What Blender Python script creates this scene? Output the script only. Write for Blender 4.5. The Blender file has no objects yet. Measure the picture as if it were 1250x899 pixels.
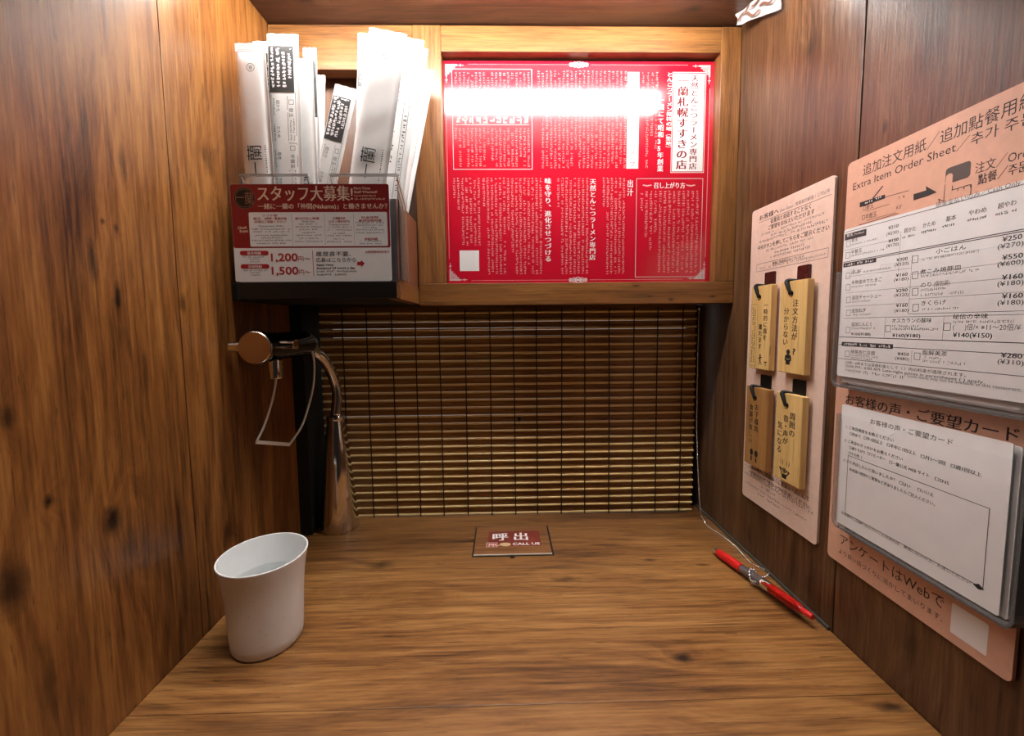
import bpy, bmesh, math, random
from mathutils import Vector, Matrix
random.seed(7)
S = bpy.context.scene
COL = S.collection
WL, WR = -0.2959, 0.3158          # inner faces of the side partitions
YF, YB = 0.552, 0.625             # face of the upper frame, plane of the bamboo blind
TZ = 0.75                         # counter top

# ------------------------------------------------------------------ camera
cam = bpy.data.objects.new('camera', bpy.data.cameras.new('camera'))
COL.objects.link(cam)
cam.data.sensor_width = 36
cam.data.lens = 36 * 493.765 / 1250
cam.data.shift_y = -13.5 / 1250
cam.data.clip_start = 0.01
_r = Vector((0.99972153, -0.02166283, -0.00935825))
_u = Vector((0.01102062, 0.07793691, 0.99689738))
_w = Vector((0.02086626, 0.99672291, -0.07815394))
cam.matrix_world = Matrix(((_r.x, _u.x, -_w.x, 0), (_r.y, _u.y, -_w.y, 0), (_r.z, _u.z, -_w.z, 1.05), (0, 0, 0, 1)))
S.camera = cam

# ------------------------------------------------------------------ world, lights, exposure
S.view_settings.view_transform = 'Standard'
S.view_settings.look = 'None'
S.view_settings.exposure = 0.0
S.view_settings.gamma = 1.0
S.view_settings.use_curve_mapping = False
W = bpy.data.worlds.new('dining_room'); S.world = W; W.use_nodes = True
W.node_tree.nodes['Background'].inputs[0].default_value = (1.0, 0.9, 0.82, 1)
W.node_tree.nodes['Background'].inputs[1].default_value = 0.012
def area(name, loc, target, sx, sy, power, color):
    l = bpy.data.lights.new(name, 'AREA'); l.shape = 'RECTANGLE'; l.size = sx; l.size_y = sy
    l.energy = power; l.color = color
    o = bpy.data.objects.new(name, l); COL.objects.link(o); o.location = loc
    o.rotation_euler = (Vector(target) - Vector(loc)).to_track_quat('-Z', 'Y').to_euler()
    return o
area('seat_fill_light', (0.02, 0.12, 2.30), (0.02, 0.13, 0.75), 0.7, 0.14, 11.0, (1.0, 0.98, 0.96))  # unseen fill light added above the seat to brighten counter and papers
area('kitchen_light', (0.1, 0.95, 1.5), (0.0, 1.15, 0.9), 0.8, 0.1, 2.0, (1.0, 0.93, 0.85))
LAMP_STRENGTH = 70.0

# ------------------------------------------------------------------ materials
MATS = {}
def mat(name, color, rough=0.5, metal=0.0, spec=0.5, **kw):
    if name in MATS: return MATS[name]
    m = bpy.data.materials.new(name); m.use_nodes = True
    b = m.node_tree.nodes['Principled BSDF']
    b.inputs['Base Color'].default_value = (*color, 1)
    b.inputs['Roughness'].default_value = rough
    b.inputs['Metallic'].default_value = metal
    b.inputs['Specular IOR Level'].default_value = spec
    for k, v in kw.items(): b.inputs[k.replace('_', ' ')].default_value = v
    MATS[name] = m
    return m
def mottled(name, color, rough=0.6, amt=0.12, scale=60, bump=0.0, spec=0.5, metal=0.0, speck=0.0):
    """plain stuff with a little variation of its own colour and relief"""
    m = mat(name, color, rough, metal, spec); nt = m.node_tree; b = nt.nodes['Principled BSDF']
    tc = nt.nodes.new('ShaderNodeTexCoord'); n = nt.nodes.new('ShaderNodeTexNoise')
    n.inputs['Scale'].default_value = scale; n.inputs['Detail'].default_value = 6
    nt.links.new(tc.outputs['Object'], n.inputs['Vector'])
    r = nt.nodes.new('ShaderNodeValToRGB'); r.color_ramp.elements[0].position = 0.3; r.color_ramp.elements[1].position = 0.7
    r.color_ramp.elements[0].color = (*[c * (1 - amt) for c in color], 1); r.color_ramp.elements[1].color = (*[min(1, c * (1 + amt)) for c in color], 1)
    nt.links.new(n.outputs['Fac'], r.inputs['Fac']); last = r.outputs['Color']
    if speck:
        v = nt.nodes.new('ShaderNodeTexVoronoi'); v.inputs['Scale'].default_value = speck
        nt.links.new(tc.outputs['Object'], v.inputs['Vector'])
        s = nt.nodes.new('ShaderNodeValToRGB'); s.color_ramp.elements[0].position = 0.04; s.color_ramp.elements[1].position = 0.085
        s.color_ramp.elements[0].color = (0.35, 0.27, 0.2, 1); s.color_ramp.elements[1].color = (1, 1, 1, 1)
        nt.links.new(v.outputs['Distance'], s.inputs['Fac'])
        x = nt.nodes.new('ShaderNodeMix'); x.data_type = 'RGBA'; x.blend_type = 'MULTIPLY'; x.inputs[0].default_value = 0.7
        nt.links.new(last, x.inputs[6]); nt.links.new(s.outputs['Color'], x.inputs[7]); last = x.outputs[2]
    nt.links.new(last, b.inputs['Base Color'])
    if bump:
        bp = nt.nodes.new('ShaderNodeBump'); bp.inputs['Strength'].default_value = bump; bp.inputs['Distance'].default_value = 0.001
        nt.links.new(n.outputs['Fac'], bp.inputs['Height']); nt.links.new(bp.outputs['Normal'], b.inputs['Normal'])
    return m
def wood(name, light, mid, dark, along, across, rough=0.38, knots=(), grain=1.0, off=0.0, bump=0.25, blotch=0.5, spec=0.5, lines=.6):
    """wood: fibres run along one axis of the object; knots are (along, across, radius, stretch, darkness)"""
    m = mat(name, mid, rough, 0, spec); nt = m.node_tree; L = nt.links; b = nt.nodes['Principled BSDF']
    N = nt.nodes.new
    tc = N('ShaderNodeTexCoord'); sp = N('ShaderNodeSeparateXYZ'); L.new(tc.outputs['Object'], sp.inputs[0])
    third = [a for a in 'XYZ' if a not in (along, across)][0]
    A, B, C = sp.outputs[along], sp.outputs[across], sp.outputs[third]
    def M(op, a, c=None, d=None):
        n = N('ShaderNodeMath'); n.operation = op
        for i, v in enumerate((a, c, d)):
            if v is None: continue
            if isinstance(v, (int, float)): n.inputs[i].default_value = v
            else: L.new(v, n.inputs[i])
        return n.outputs[0]
    def noise(sa, sb, det=4, dist=0.0, rgh=0.5, seed=0.0):
        cb = N('ShaderNodeCombineXYZ')
        L.new(M('MULTIPLY_ADD', A, sa, seed + off), cb.inputs[0]); L.new(M('MULTIPLY_ADD', B, sb, seed * 1.7), cb.inputs[1]); L.new(M('MULTIPLY', C, sb * 0.5), cb.inputs[2])
        n = N('ShaderNodeTexNoise'); n.inputs['Scale'].default_value = 1; n.inputs['Detail'].default_value = det
        n.inputs['Distortion'].default_value = dist; n.inputs['Roughness'].default_value = rgh
        L.new(cb.outputs[0], n.inputs['Vector']); return n.outputs['Fac']
    push = None; kmask = None
    jit = M('MULTIPLY', M('SUBTRACT', noise(90, 90, 3, 0, 0.6, 3.1), 0.5), 1.1)
    for (ka, kb, r, st, dk) in knots:
        da = M('MULTIPLY', M('SUBTRACT', A, ka), 1 / (r * st)); db = M('MULTIPLY', M('SUBTRACT', B, kb), 1 / r)
        d2 = M('ADD', M('MULTIPLY', da, da), M('MULTIPLY', db, db))
        e = M('EXPONENT', M('MULTIPLY', d2, -0.16)); e = M('MULTIPLY', e, r * 60)
        push = e if push is None else M('ADD', push, e)
        k = M('MULTIPLY', M('SMOOTH_MIN', M('MAXIMUM', M('SUBTRACT', 1.25, M('ADD', M('SQRT', d2), jit)), 0.0), 1.0, 0.2), dk)
        kmask = k if kmask is None else M('MAXIMUM', kmask, k)
    warp = M('MULTIPLY', M('SUBTRACT', noise(2.2 * grain, 9 * grain, 3, 0.4, 0.5, 7.7), 0.5), 3.2)
    if push is not None: warp = M('ADD', warp, push)
    phase = M('ADD', M('MULTIPLY', B, 34 * grain), warp)
    ph = N('ShaderNodeCombineXYZ'); L.new(phase, ph.inputs[0]); L.new(M('MULTIPLY', A, 1.5), ph.inputs[1])
    rn = N('ShaderNodeTexNoise'); rn.inputs['Scale'].default_value = 2.2; rn.inputs['Detail'].default_value = 5; rn.inputs['Roughness'].default_value = 0.7
    L.new(ph.outputs[0], rn.inputs['Vector'])
    rings = rn.outputs['Fac']
    fib = noise(9, 520 * grain, 3, 0, 0.6, 1.3); fib2 = noise(22, 230 * grain, 4, 0.3, 0.7, 5.2)
    big = noise(2.6, 7, 3, 0.6, 0.5, 11.0)
    v = M('ADD', M('MULTIPLY', rings, 0.75), M('MULTIPLY', fib, 0.40)); v = M('ADD', v, M('MULTIPLY', fib2, 0.42)); v = M('ADD', v, M('MULTIPLY', big, blotch))
    v = M('SUBTRACT', v, 0.285 + blotch * 0.5)
    r = N('ShaderNodeValToRGB'); L.new(v, r.inputs['Fac'])
    e = r.color_ramp.elements; e[0].position = 0.25; e[0].color = (*dark, 1); e[1].position = 0.80; e[1].color = (*light, 1)
    x = e.new(0.47); x.color = (*mid, 1)
    # thin dark growth lines
    ln = M('POWER', M('SUBTRACT', 1.0, M('MINIMUM', M('MULTIPLY', M('ABSOLUTE', M('SUBTRACT', noise(3.0, 120 * grain, 3, 0.25, 0.6, 33.0), 0.5)), 16.0), 1.0)), 2.0)
    ln = M('MULTIPLY', ln, M('MULTIPLY', noise(6, 14, 2, 0, 0.5, 41.0), lines * 1.4))
    ml = N('ShaderNodeMix'); ml.data_type = 'RGBA'; ml.clamp_factor = True; L.new(ln, ml.inputs[0]); L.new(r.outputs['Color'], ml.inputs[6]); ml.inputs[7].default_value = (*dark, 1)
    # pores: short dark flecks along the fibres
    fl = M('GREATER_THAN', noise(30, 420 * grain, 2, 0.0, 0.5, 21.0), 0.70)
    mx = N('ShaderNodeMix'); mx.data_type = 'RGBA'; L.new(M('MULTIPLY', fl, 0.45), mx.inputs[0]); L.new(ml.outputs[2], mx.inputs[6]); mx.inputs[7].default_value = (*[c * 0.35 for c in dark], 1)
    last = mx.outputs[2]
    if kmask is not None:
        k2 = N('ShaderNodeMix'); k2.data_type = 'RGBA'; k2.clamp_factor = True; L.new(kmask, k2.inputs[0]); L.new(last, k2.inputs[6]); k2.inputs[7].default_value = (*[c * 0.3 for c in dark], 1); last = k2.outputs[2]
    L.new(last, b.inputs['Base Color'])
    L.new(M('ADD', M('MULTIPLY', fib2, 0.25), rough - 0.125), b.inputs['Roughness'])
    bp = N('ShaderNodeBump'); bp.inputs['Strength'].default_value = bump; bp.inputs['Distance'].default_value = 0.0006
    L.new(M('ADD', M('MULTIPLY', fib, 0.7), fib2), bp.inputs['Height']); L.new(bp.outputs['Normal'], b.inputs['Normal'])
    return m
def clear(name, tint=(0.95, 0.93, 0.92), gloss=0.16, haze=0.06):
    m = bpy.data.materials.new(name); m.use_nodes = True; nt = m.node_tree; nt.nodes.clear(); N = nt.nodes.new
    o = N('ShaderNodeOutputMaterial'); t = N('ShaderNodeBsdfTransparent'); t.inputs[0].default_value = (*tint, 1)
    g = N('ShaderNodeBsdfGlossy'); g.inputs['Roughness'].default_value = 0.08
    d = N('ShaderNodeBsdfDiffuse'); d.inputs[0].default_value = (0.9, 0.88, 0.86, 1)
    f = N('ShaderNodeLayerWeight'); f.inputs['Blend'].default_value = gloss
    a = N('ShaderNodeMixShader'); a.inputs[0].default_value = haze; c = N('ShaderNodeMixShader')
    nt.links.new(t.outputs[0], a.inputs[1]); nt.links.new(d.outputs[0], a.inputs[2])
    nt.links.new(f.outputs['Fresnel'], c.inputs[0]); nt.links.new(a.outputs[0], c.inputs[1]); nt.links.new(g.outputs[0], c.inputs[2])
    nt.links.new(c.outputs[0], o.inputs[0]); return m
def glow(name, color, strength):
    m = bpy.data.materials.new(name); m.use_nodes = True; nt = m.node_tree; nt.nodes.clear()
    o = nt.nodes.new('ShaderNodeOutputMaterial'); e = nt.nodes.new('ShaderNodeEmission'); e.inputs[0].default_value = (*color, 1); e.inputs[1].default_value = strength
    nt.links.new(e.outputs[0], o.inputs[0]); return m

KL = [(K[1], K[0], r, s, d) for K, r, s, d in (((.3032, 1.1008), .0035, 5, .9), ((.3200, 1.0731), .0028, 5, 1), ((.3330, 1.1798), .0035, 4, .5), ((.4292, 1.2212), .010, 1.8, .5), ((.3831, 1.0734), .004, 2.5, .7),
      ((.3236, 1.1270), .0022, 1.6, .8), ((.3130, 1.1298), .0018, 1.5, .8), ((.3011, .9057), .0085, 1.5, 1), ((.3134, .8781), .006, 3, .5), ((.2604, .9387), .0035, 1.4, 1), ((.2363, .8980), .009, 2.2, .9), ((.4216, .8329), .0075, 2, .8), ((.2443, .9979), .004, 2, .8), ((.2508, .8244), .005, 5, .6), ((.3390, 1.0139), .0025, 8, .6))]
KR = [(K[1], K[0], r, s, d) for K, r, s, d in (((.4277, 1.3295), .007, 2, .7), ((.3400, 1.2094), .003, 2, .8), ((.3051, 1.2566), .012, 2, .5), ((.4200, .8004), .006, 3, .6), ((.4971, .7747), .005, 3, .7), ((.2919, .7954), .010, 1.6, .5), ((.5697, 1.3713), .004, 2, .6))]
KT = [(*K, r, s, d) for K, r, s, d in (((-.1575, .4917), .0085, 2.0, .75), ((.1581, .3389), .0065, 1.3, .95), ((.0699, .4539), .006, 3, .6), ((.3346, .5903), .004, 2, .6), ((.2454, .4769), .003, 3, .7), ((.1822, .4898), .0035, 3, .7), ((.2993, .2867), .005, 3, .8), ((.2063, .3294), .006, 4, .35))]
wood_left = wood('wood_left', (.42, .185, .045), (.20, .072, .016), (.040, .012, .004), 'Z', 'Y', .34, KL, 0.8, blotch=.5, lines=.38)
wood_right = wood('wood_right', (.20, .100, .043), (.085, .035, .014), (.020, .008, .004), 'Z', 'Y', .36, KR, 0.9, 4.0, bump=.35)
wood_counter = wood('wood_counter', (.46, .225, .068), (.23, .095, .025), (.045, .015, .005), 'X', 'Y', .38, KT, 0.9, 2.0, blotch=.6)
wood_frame_h = wood('wood_frame_horizontal', (.33, .148, .041), (.20, .080, .020), (.05, .017, .005), 'X', 'Z', .38,
    [(*K, r, s, d) for K, r, s, d in (((.1807, 1.1020), .0018, 4, .9), ((.2858, 1.0869), .002, 3, 1), ((.2294, 1.0829), .002, 2, .9), ((.2000, 1.0875), .0013, 2, .9))], 1.2, 9.0, blotch=.3)
wood_frame_v = wood('wood_frame_vertical', (.33, .150, .043), (.19, .075, .020), (.05, .017, .005), 'Z', 'X', .38, (), 1.2, 5.0, blotch=.3)
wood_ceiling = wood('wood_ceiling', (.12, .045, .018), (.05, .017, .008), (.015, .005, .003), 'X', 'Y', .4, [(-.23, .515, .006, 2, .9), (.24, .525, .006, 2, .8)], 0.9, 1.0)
wood_inner = wood('wood_inner', (.22, .10, .045), (.11, .045, .020), (.04, .015, .008), 'Z', 'X', .45, (), 1.0, 3.0)
tag_wood = wood('tag_wood', (.82, .58, .25), (.70, .46, .17), (.50, .29, .09), 'Z', 'Y', .45, (), 1.3, 6.0, bump=.1, blotch=.2)
tag_wood_dark = wood('tag_wood_dark', (.50, .28, .10), (.36, .18, .055), (.22, .09, .03), 'Z', 'Y', .45, (), 1.3, 8.0, bump=.1, blotch=.3)
bamboo = wood('bamboo', (.56, .31, .095), (.30, .135, .035), (.09, .028, .008), 'X', 'Z', .35, (), 1.0, 2.0, bump=.1, blotch=.3)
bamboo_pale = wood('bamboo_pale', (.98, .84, .46), (.92, .72, .33), (.65, .42, .15), 'X', 'Z', .32, (), 1.0, 5.0, bump=.1, blotch=.3)
bright_chrome = mat('bright_chrome', (.95, .94, .92), .22, 1)
chrome = mat('chrome', (.78, .76, .74), .07, 1)
steel = mottled('brushed_steel', (.72, .70, .68), .09, .06, 40, metal=1.0)
dull_steel = mottled('dull_steel', (.42, .42, .42), .32, .1, 30, metal=1.0)
black = mottled('black_plastic', (.003, .003, .003), .45, .2, 40)
black_matt = mottled('black_paint', (.004, .004, .004), .7, .3, 20)
ink = mat('black_ink', (.012, .011, .011), .6)
grey_ink = mat('grey_ink', (.16, .15, .15), .6)
deep_red_ink = mat('deep_red_ink', (.16, .003, .006), .7, 0, .2)
poster_white = mat('poster_white', (.62, .60, .59), .7, 0, .2)
red_ink = mat('red_ink', (.42, .012, .016), .5)
white_ink = mat('white_ink', (.88, .86, .84), .5)
pink_ink = mat('pale_pink_ink', (.86, .50, .48), .5)
cream_ink = mat('cream_ink', (.85, .66, .50), .5)
ceramic = mottled('white_ceramic', (.83, .81, .78), .32, .03, 50, bump=.05, speck=150)
ceramic_in = mottled('glazed_inside', (.80, .80, .79), .15, .02, 50, speck=110)
paper = mottled('white_paper', (.88, .88, .87), .6, .03, 80, bump=.1)
paper_grey = mottled('soft_white_paper', (.80, .795, .785), .6, .03, 80, bump=.1)
glossy_paper = mottled('glossy_white_paper', (.82, .81, .80), .35, .02, 70, bump=.12)
board_tan = mottled('pinkish_tan_board', (.74, .54, .44), .5, .05, 200)
board_orange = mottled('salmon_board', (.67, .38, .265), .5, .05, 200)
poster_red = mottled('glossy_red_laminate', (.42, .006, .020), .17, .02, 60)
poster_red.node_tree.nodes['Principled BSDF'].inputs['Coat Weight'].default_value = 0.6
poster_red.node_tree.nodes['Principled BSDF'].inputs['Coat Roughness'].default_value = 0.10
flyer_red = mottled('dark_red_print', (.25, .010, .012), .4, .03, 90)
acrylic = clear('clear_acrylic')
acrylic_front = clear('clear_acrylic_sheet', (.99, .985, .985), .035, .008)

# ------------------------------------------------------------------ helpers
def wloc(o):
    v = Vector((0, 0, 0))
    while o is not None: v += o.location; o = o.parent
    return v
def obj(name, bm, m, parent=None, bevel=0.0, smooth=False, kind=None):
    """link a bmesh given in world coordinates as one mesh object (child of parent)"""
    me = bpy.data.meshes.new(name)
    if isinstance(bm, bmesh.types.BMesh):
        bm.to_mesh(me); bm.free()
    else:
        me.from_pydata(bm[0], [], bm[1])
    if parent is not None:
        v = wloc(parent); me.transform(Matrix.Translation(-v))
    me.materials.append(m)
    o = bpy.data.objects.new(name, me); COL.objects.link(o)
    if parent is not None: o.parent = parent
    if smooth:
        for p in me.polygons: p.use_smooth = True
        if smooth != True: me.set_sharp_from_angle(angle=math.radians(smooth))
    if bevel:
        b = o.modifiers.new('edge', 'BEVEL'); b.width = bevel; b.segments = 2; b.limit_method = 'ANGLE'
    if kind: o['kind'] = kind
    return o
def empty(name, loc, label=None, cat=None, group=None, kind=None):
    o = bpy.data.objects.new(name, None); COL.objects.link(o); o.location = loc; o.empty_display_size = .01
    return tag(o, label, cat, group, kind)
def tag(o, label=None, cat=None, group=None, kind=None):
    if label: o['label'] = label
    if cat: o['category'] = cat
    if group: o['group'] = group
    if kind: o['kind'] = kind
    return o
def box(x0, x1, y0, y1, z0, z1, bm=None):
    bm = bm or bmesh.new()
    v = [bm.verts.new((x, y, z)) for x in (x0, x1) for y in (y0, y1) for z in (z0, z1)]
    for f in ((0, 1, 3, 2), (4, 6, 7, 5), (0, 4, 5, 1), (2, 3, 7, 6), (0, 2, 6, 4), (1, 5, 7, 3)): bm.faces.new([v[i] for i in f])
    bmesh.ops.recalc_face_normals(bm, faces=bm.faces[:])
    return bm
def prism(pts, to_world, h0, h1, bm=None):
    """polygon pts (s,t) extruded between heights h0 and h1 of a plane map"""
    bm = bm or bmesh.new()
    a = [bm.verts.new(to_world(s, t, h0)) for s, t in pts]; b = [bm.verts.new(to_world(s, t, h1)) for s, t in pts]
    fs = [bm.faces.new(a[::-1]), bm.faces.new(b)]
    n = len(pts)
    for i in range(n): fs.append(bm.faces.new((a[i], a[(i + 1) % n], b[(i + 1) % n], b[i])))
    bmesh.ops.recalc_face_normals(bm, faces=fs)
    return bm
def rrect(s0, s1, t0, t1, r, seg=5):
    P = []
    for cx, cy, a0 in ((s1 - r, t1 - r, 0), (s0 + r, t1 - r, 90), (s0 + r, t0 + r, 180), (s1 - r, t0 + r, 270)):
        for i in range(seg + 1):
            a = math.radians(a0 + 90 * i / seg); P.append((cx + r * math.cos(a), cy + r * math.sin(a)))
    return P
def lathe(prof, center, axis=(0, 0, 1), seg=48, bm=None):
    """profile of (radius, height) turned about an axis through center"""
    bm = bm or bmesh.new(); ax = Vector(axis).normalized()
    q = Vector((0, 0, 1)).rotation_difference(ax).to_matrix(); c = Vector(center); rings = []
    for r, h in prof:
        if r < 1e-6: rings.append([bm.verts.new(c + q @ Vector((0, 0, h)))])
        else: rings.append([bm.verts.new(c + q @ Vector((r * math.cos(2 * math.pi * i / seg), r * math.sin(2 * math.pi * i / seg), h))) for i in range(seg)])
    for a, b in zip(rings, rings[1:]):
        for i in range(seg):
            j = (i + 1) % seg
            if len(a) == 1 and len(b) == 1: continue
            if len(a) == 1: bm.faces.new((a[0], b[i], b[j]))
            elif len(b) == 1: bm.faces.new((a[i], a[j], b[0]))
            else: bm.faces.new((a[i], a[j], b[j], b[i]))
    bmesh.ops.recalc_face_normals(bm, faces=bm.faces[:])
    return bm
def spline(pts, n=8):
    P = [Vector(p) for p in pts]; P = [P[0] * 2 - P[1]] + P + [P[-1] * 2 - P[-2]]; out = []
    for i in range(1, len(P) - 2):
        for k in range(n):
            t = k / n; a, b, c, d = P[i - 1], P[i], P[i + 1], P[i + 2]
            out.append(0.5 * ((2 * b) + (c - a) * t + (2 * a - 5 * b + 4 * c - d) * t * t + (3 * b - a - 3 * c + d) * t ** 3))
    out.append(P[-2]); return out
def tube(path, rad, seg=12, bm=None, flat=None, caps=True):
    """sweep; rad a number or list; flat=(width_dir, w, h) sweeps a strap instead"""
    bm = bm or bmesh.new(); path = [Vector(p) for p in path]; n = len(path); rings = []; up = None
    for i, p in enumerate(path):
        d = (path[min(i + 1, n - 1)] - path[max(i - 1, 0)]).normalized()
        if flat:
            w = Vector(flat[0]); w = (w - d * w.dot(d)).normalized(); h = d.cross(w)
            a, c = flat[1] / 2, flat[2] / 2
            rings.append([bm.verts.new(p + w * x + h * y) for x, y in ((a, c), (-a, c), (-a, -c), (a, -c))])
        else:
            if up is None: up = Vector((0, 0, 1)) if abs(d.z) < .9 else Vector((1, 0, 0))
            x = (up - d * up.dot(d)).normalized(); y = d.cross(x); up = x
            r = rad[i] if isinstance(rad, (list, tuple)) else rad
            rings.append([bm.verts.new(p + x * r * math.cos(2 * math.pi * k / seg) + y * r * math.sin(2 * math.pi * k / seg)) for k in range(seg)])
    m = len(rings[0]); fs = []
    for a, b in zip(rings, rings[1:]):
        for k in range(m): fs.append(bm.faces.new((a[k], a[(k + 1) % m], b[(k + 1) % m], b[k])))
    if caps: fs += [bm.faces.new(rings[0][::-1]), bm.faces.new(rings[-1])]
    bmesh.ops.recalc_face_normals(bm, faces=fs)
    return bm

# planes on which things are printed: (s to the right, t up, h out of the surface) -> world
def on_right(x): return lambda s, t, h=0: (x - h, -s, t)
def on_back(y): return lambda s, t, h=0: (s, y - h, t)
def on_top(z): return lambda s, t, h=0: (s, t, z + h)

_fc = bpy.data.curves.new('lettering', 'FONT'); _fo = bpy.data.objects.new('lettering', _fc); COL.objects.link(_fo)
_cache = {}
def glyphs(text, bold=0.0):
    bold = min(bold, .02)
    k = (text, bold)
    if k not in _cache:
        _fc.body = text; _fc.resolution_u = 3 if text.isascii() or len(text) == 1 else 2; _fc.offset = bold if text.isascii() else 0; _fc.size = 1
        bpy.context.view_layer.update()
        me = bpy.data.meshes.new_from_object(_fo.evaluated_get(bpy.context.evaluated_depsgraph_get()))
        V = [tuple(v.co) for v in me.vertices]; F = [tuple(p.vertices) for p in me.polygons]
        bpy.data.meshes.remove(me)
        xs = [v[0] for v in V] or [0, 1]
        _cache[k] = (V, F, min(xs), max(xs))
    return _cache[k]
class Print:
    """collects flat lettering, rules and marks on one plane; build() links them as one mesh"""
    def __init__(self, to_world, h=0.0003): self.m = to_world; self.h = h * .22; self.V = []; self.F = []
    def _add(self, V, F, dh=0.0):
        o = len(self.V); self.V += [self.m(s, t, self.h + dh) for s, t in V]; self.F += [tuple(i + o for i in f) for f in F]
    def poly(self, P): self._add(P, [tuple(range(len(P)))])
    def rect(self, s0, s1, t0, t1): self.poly([(s0, t0), (s1, t0), (s1, t1), (s0, t1)])
    def rule(self, p, q, w):
        d = (Vector(q) - Vector(p)); 
        if d.length < 1e-9: return
        n = Vector((-d.y, d.x)).normalized() * w / 2; p = Vector(p); q = Vector(q)
        self.poly([tuple(p - n), tuple(q - n), tuple(q + n), tuple(p + n)])
    def frame(self, s0, s1, t0, t1, w):
        self.rect(s0, s1, t0, t0 + w); self.rect(s0, s1, t1 - w, t1); self.rect(s0, s0 + w, t0 + w, t1 - w); self.rect(s1 - w, s1, t0 + w, t1 - w)
    def disc(self, c, rs, rt=None, n=20):
        rt = rt or rs; self.poly([(c[0] + rs * math.cos(2 * math.pi * i / n), c[1] + rt * math.sin(2 * math.pi * i / n)) for i in range(n)])
    def ring(self, c, r, w, n=28):
        for i in range(n):
            a, b = 2 * math.pi * i / n, 2 * math.pi * (i + 1) / n
            self.poly([(c[0] + R * math.cos(x), c[1] + R * math.sin(x)) for R, x in ((r - w, a), (r, a), (r, b), (r - w, b))])
    def text(self, text, p, width=None, height=None, bold=0.0, ref=None, rot=0.0, shear=0.0):
        """p = left end of the baseline; width of the text (of its first part ref if given); height of a full-size glyph"""
        V, F, a, b = glyphs(text, bold)
        if ref: _, _, a, b = glyphs(ref, bold)
        sx = width / (b - a) if width else height; sy = height if height else sx
        c, s_ = math.cos(rot), math.sin(rot); out = []
        for x, y, _ in V:
            x = (x - a + shear * y) * sx; y = y * sy
            out.append((p[0] + x * c - y * s_, p[1] + x * s_ + y * c))
        for d in ((-.012 - bold * .3, .012 + bold * .3) if bold >= .012 and not text.isascii() else (0,)): self._add([(q[0] + d * sx * c, q[1] + d * sx * s_) for q in out], F, .000015 if d > 0 else 0)
    def span(self, text, p, q, height=None, bold=0.0, ref=None, shear=0.0):
        self.text(text, (p[0], (p[1] + q[1]) / 2), q[0] - p[0], height, bold, ref, 0, shear)
    def column(self, text, s, t1, t0, wide=None, bold=0.0):
        """vertical writing from t1 down to t0 centred on s"""
        n = len(text); cell = (t1 - t0) / n; g = wide or cell * .95
        for i, ch in enumerate(text):
            if ch == ' ': continue
            V, F, a, b = glyphs(ch, bold); cy = t1 - cell * (i + .5); out = []
            turn = ch in 'ー（）()「」～'
            for x, y, _ in V:
                x -= .5; y -= .38
                if ch in '、。': x += .55; y += .55
                if turn: x, y = y, -x
                out.append((s + x * g, cy + y * cell * .95))
            for n_, d in enumerate((-.016 - bold * .35, 0, .016 + bold * .35) if bold >= .012 else (0,)): self._add([(q[0] + d * g, q[1]) for q in out], F, n_ * .000015)
    def specks(self, s0, s1, t0, t1, n, vertical=False, dens=3, gap=.08, weight=.17):
        """a run of n characters too small to read, as strokes"""
        for i in range(n):
            if random.random() < gap: continue
            if vertical: a0, a1 = s0, s1; d = (t1 - t0) / n; b1 = t1 - d * i; b0 = b1 - d * .86
            else: d = (s1 - s0) / n; a0 = s0 + d * i; a1 = a0 + d * .86; b0, b1 = t0, t1
            w, h = a1 - a0, b1 - b0; th = weight * min(abs(w), abs(h))
            for k in range(dens):
                if random.random() < .55:
                    y = b0 + h * random.uniform(.08, .92); x = a0 + w * random.uniform(0, .3); self.rect(x, a0 + w * random.uniform(.65, 1), y - th / 2, y + th / 2)
                else:
                    x = a0 + w * random.uniform(.12, .88); y = b0 + h * random.uniform(0, .3); self.rect(x - th / 2, x + th / 2, y, b0 + h * random.uniform(.65, 1))
    def build(self, name, m, parent, label=None):
        o = obj(name, (self.V, self.F), m, parent, kind='stuff')
        if label: o['label'] = label
        return o

# ------------------------------------------------------------------ the booth
def structure(name, loc=(0, 0, 0)): return empty(name, loc, kind='structure')
fl = obj('floor', box(-.9, .9, -1.4, 1.25, -.05, 0), mottled('floor_tile', (.12, .10, .09), .5, .2, 12)); fl['kind'] = 'structure'

wl = structure('wall_left')
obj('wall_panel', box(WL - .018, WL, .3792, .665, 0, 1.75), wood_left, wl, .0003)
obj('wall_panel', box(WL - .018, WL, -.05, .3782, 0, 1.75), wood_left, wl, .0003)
obj('joint_backing', box(WL - .025, WL - .0185, -.05, .665, 0, 1.75), black_matt, wl)
wr = structure('wall_right')
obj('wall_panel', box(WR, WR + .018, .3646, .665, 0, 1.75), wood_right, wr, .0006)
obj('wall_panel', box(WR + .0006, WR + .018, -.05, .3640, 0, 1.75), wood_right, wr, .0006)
obj('joint_backing', box(WR + .0185, WR + .025, -.05, .665, 0, 1.75), black_matt, wr)
o = obj('trim_1', box(WR - .0028, WR - .0002, .366, .64, TZ + .0002, TZ + .0032), mottled('grey_sealant', (.055, .052, .042), .5), None); o['kind'] = 'structure'

ct = empty('counter', (0, 0, 0), 'brown wood counter of three boards with the cup and pen on it', 'counter')
for i, (a, b) in enumerate(((.4803, .643), (.2980, .4799), (.14, .2976))):
    obj('board', box(WL + .0006, WR - .0004, a, b, TZ - .032, TZ), wood_counter, ct, .0004)
obj('bearer', box(WL + .001, WR - .001, .16, .18, TZ - .08, TZ - .0325), wood_inner, ct)
o = obj('trim_2', box(WL + .001, WR - .001, .60, .64, 0, TZ - .033), wood_inner, None); o['kind'] = 'structure'

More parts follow.
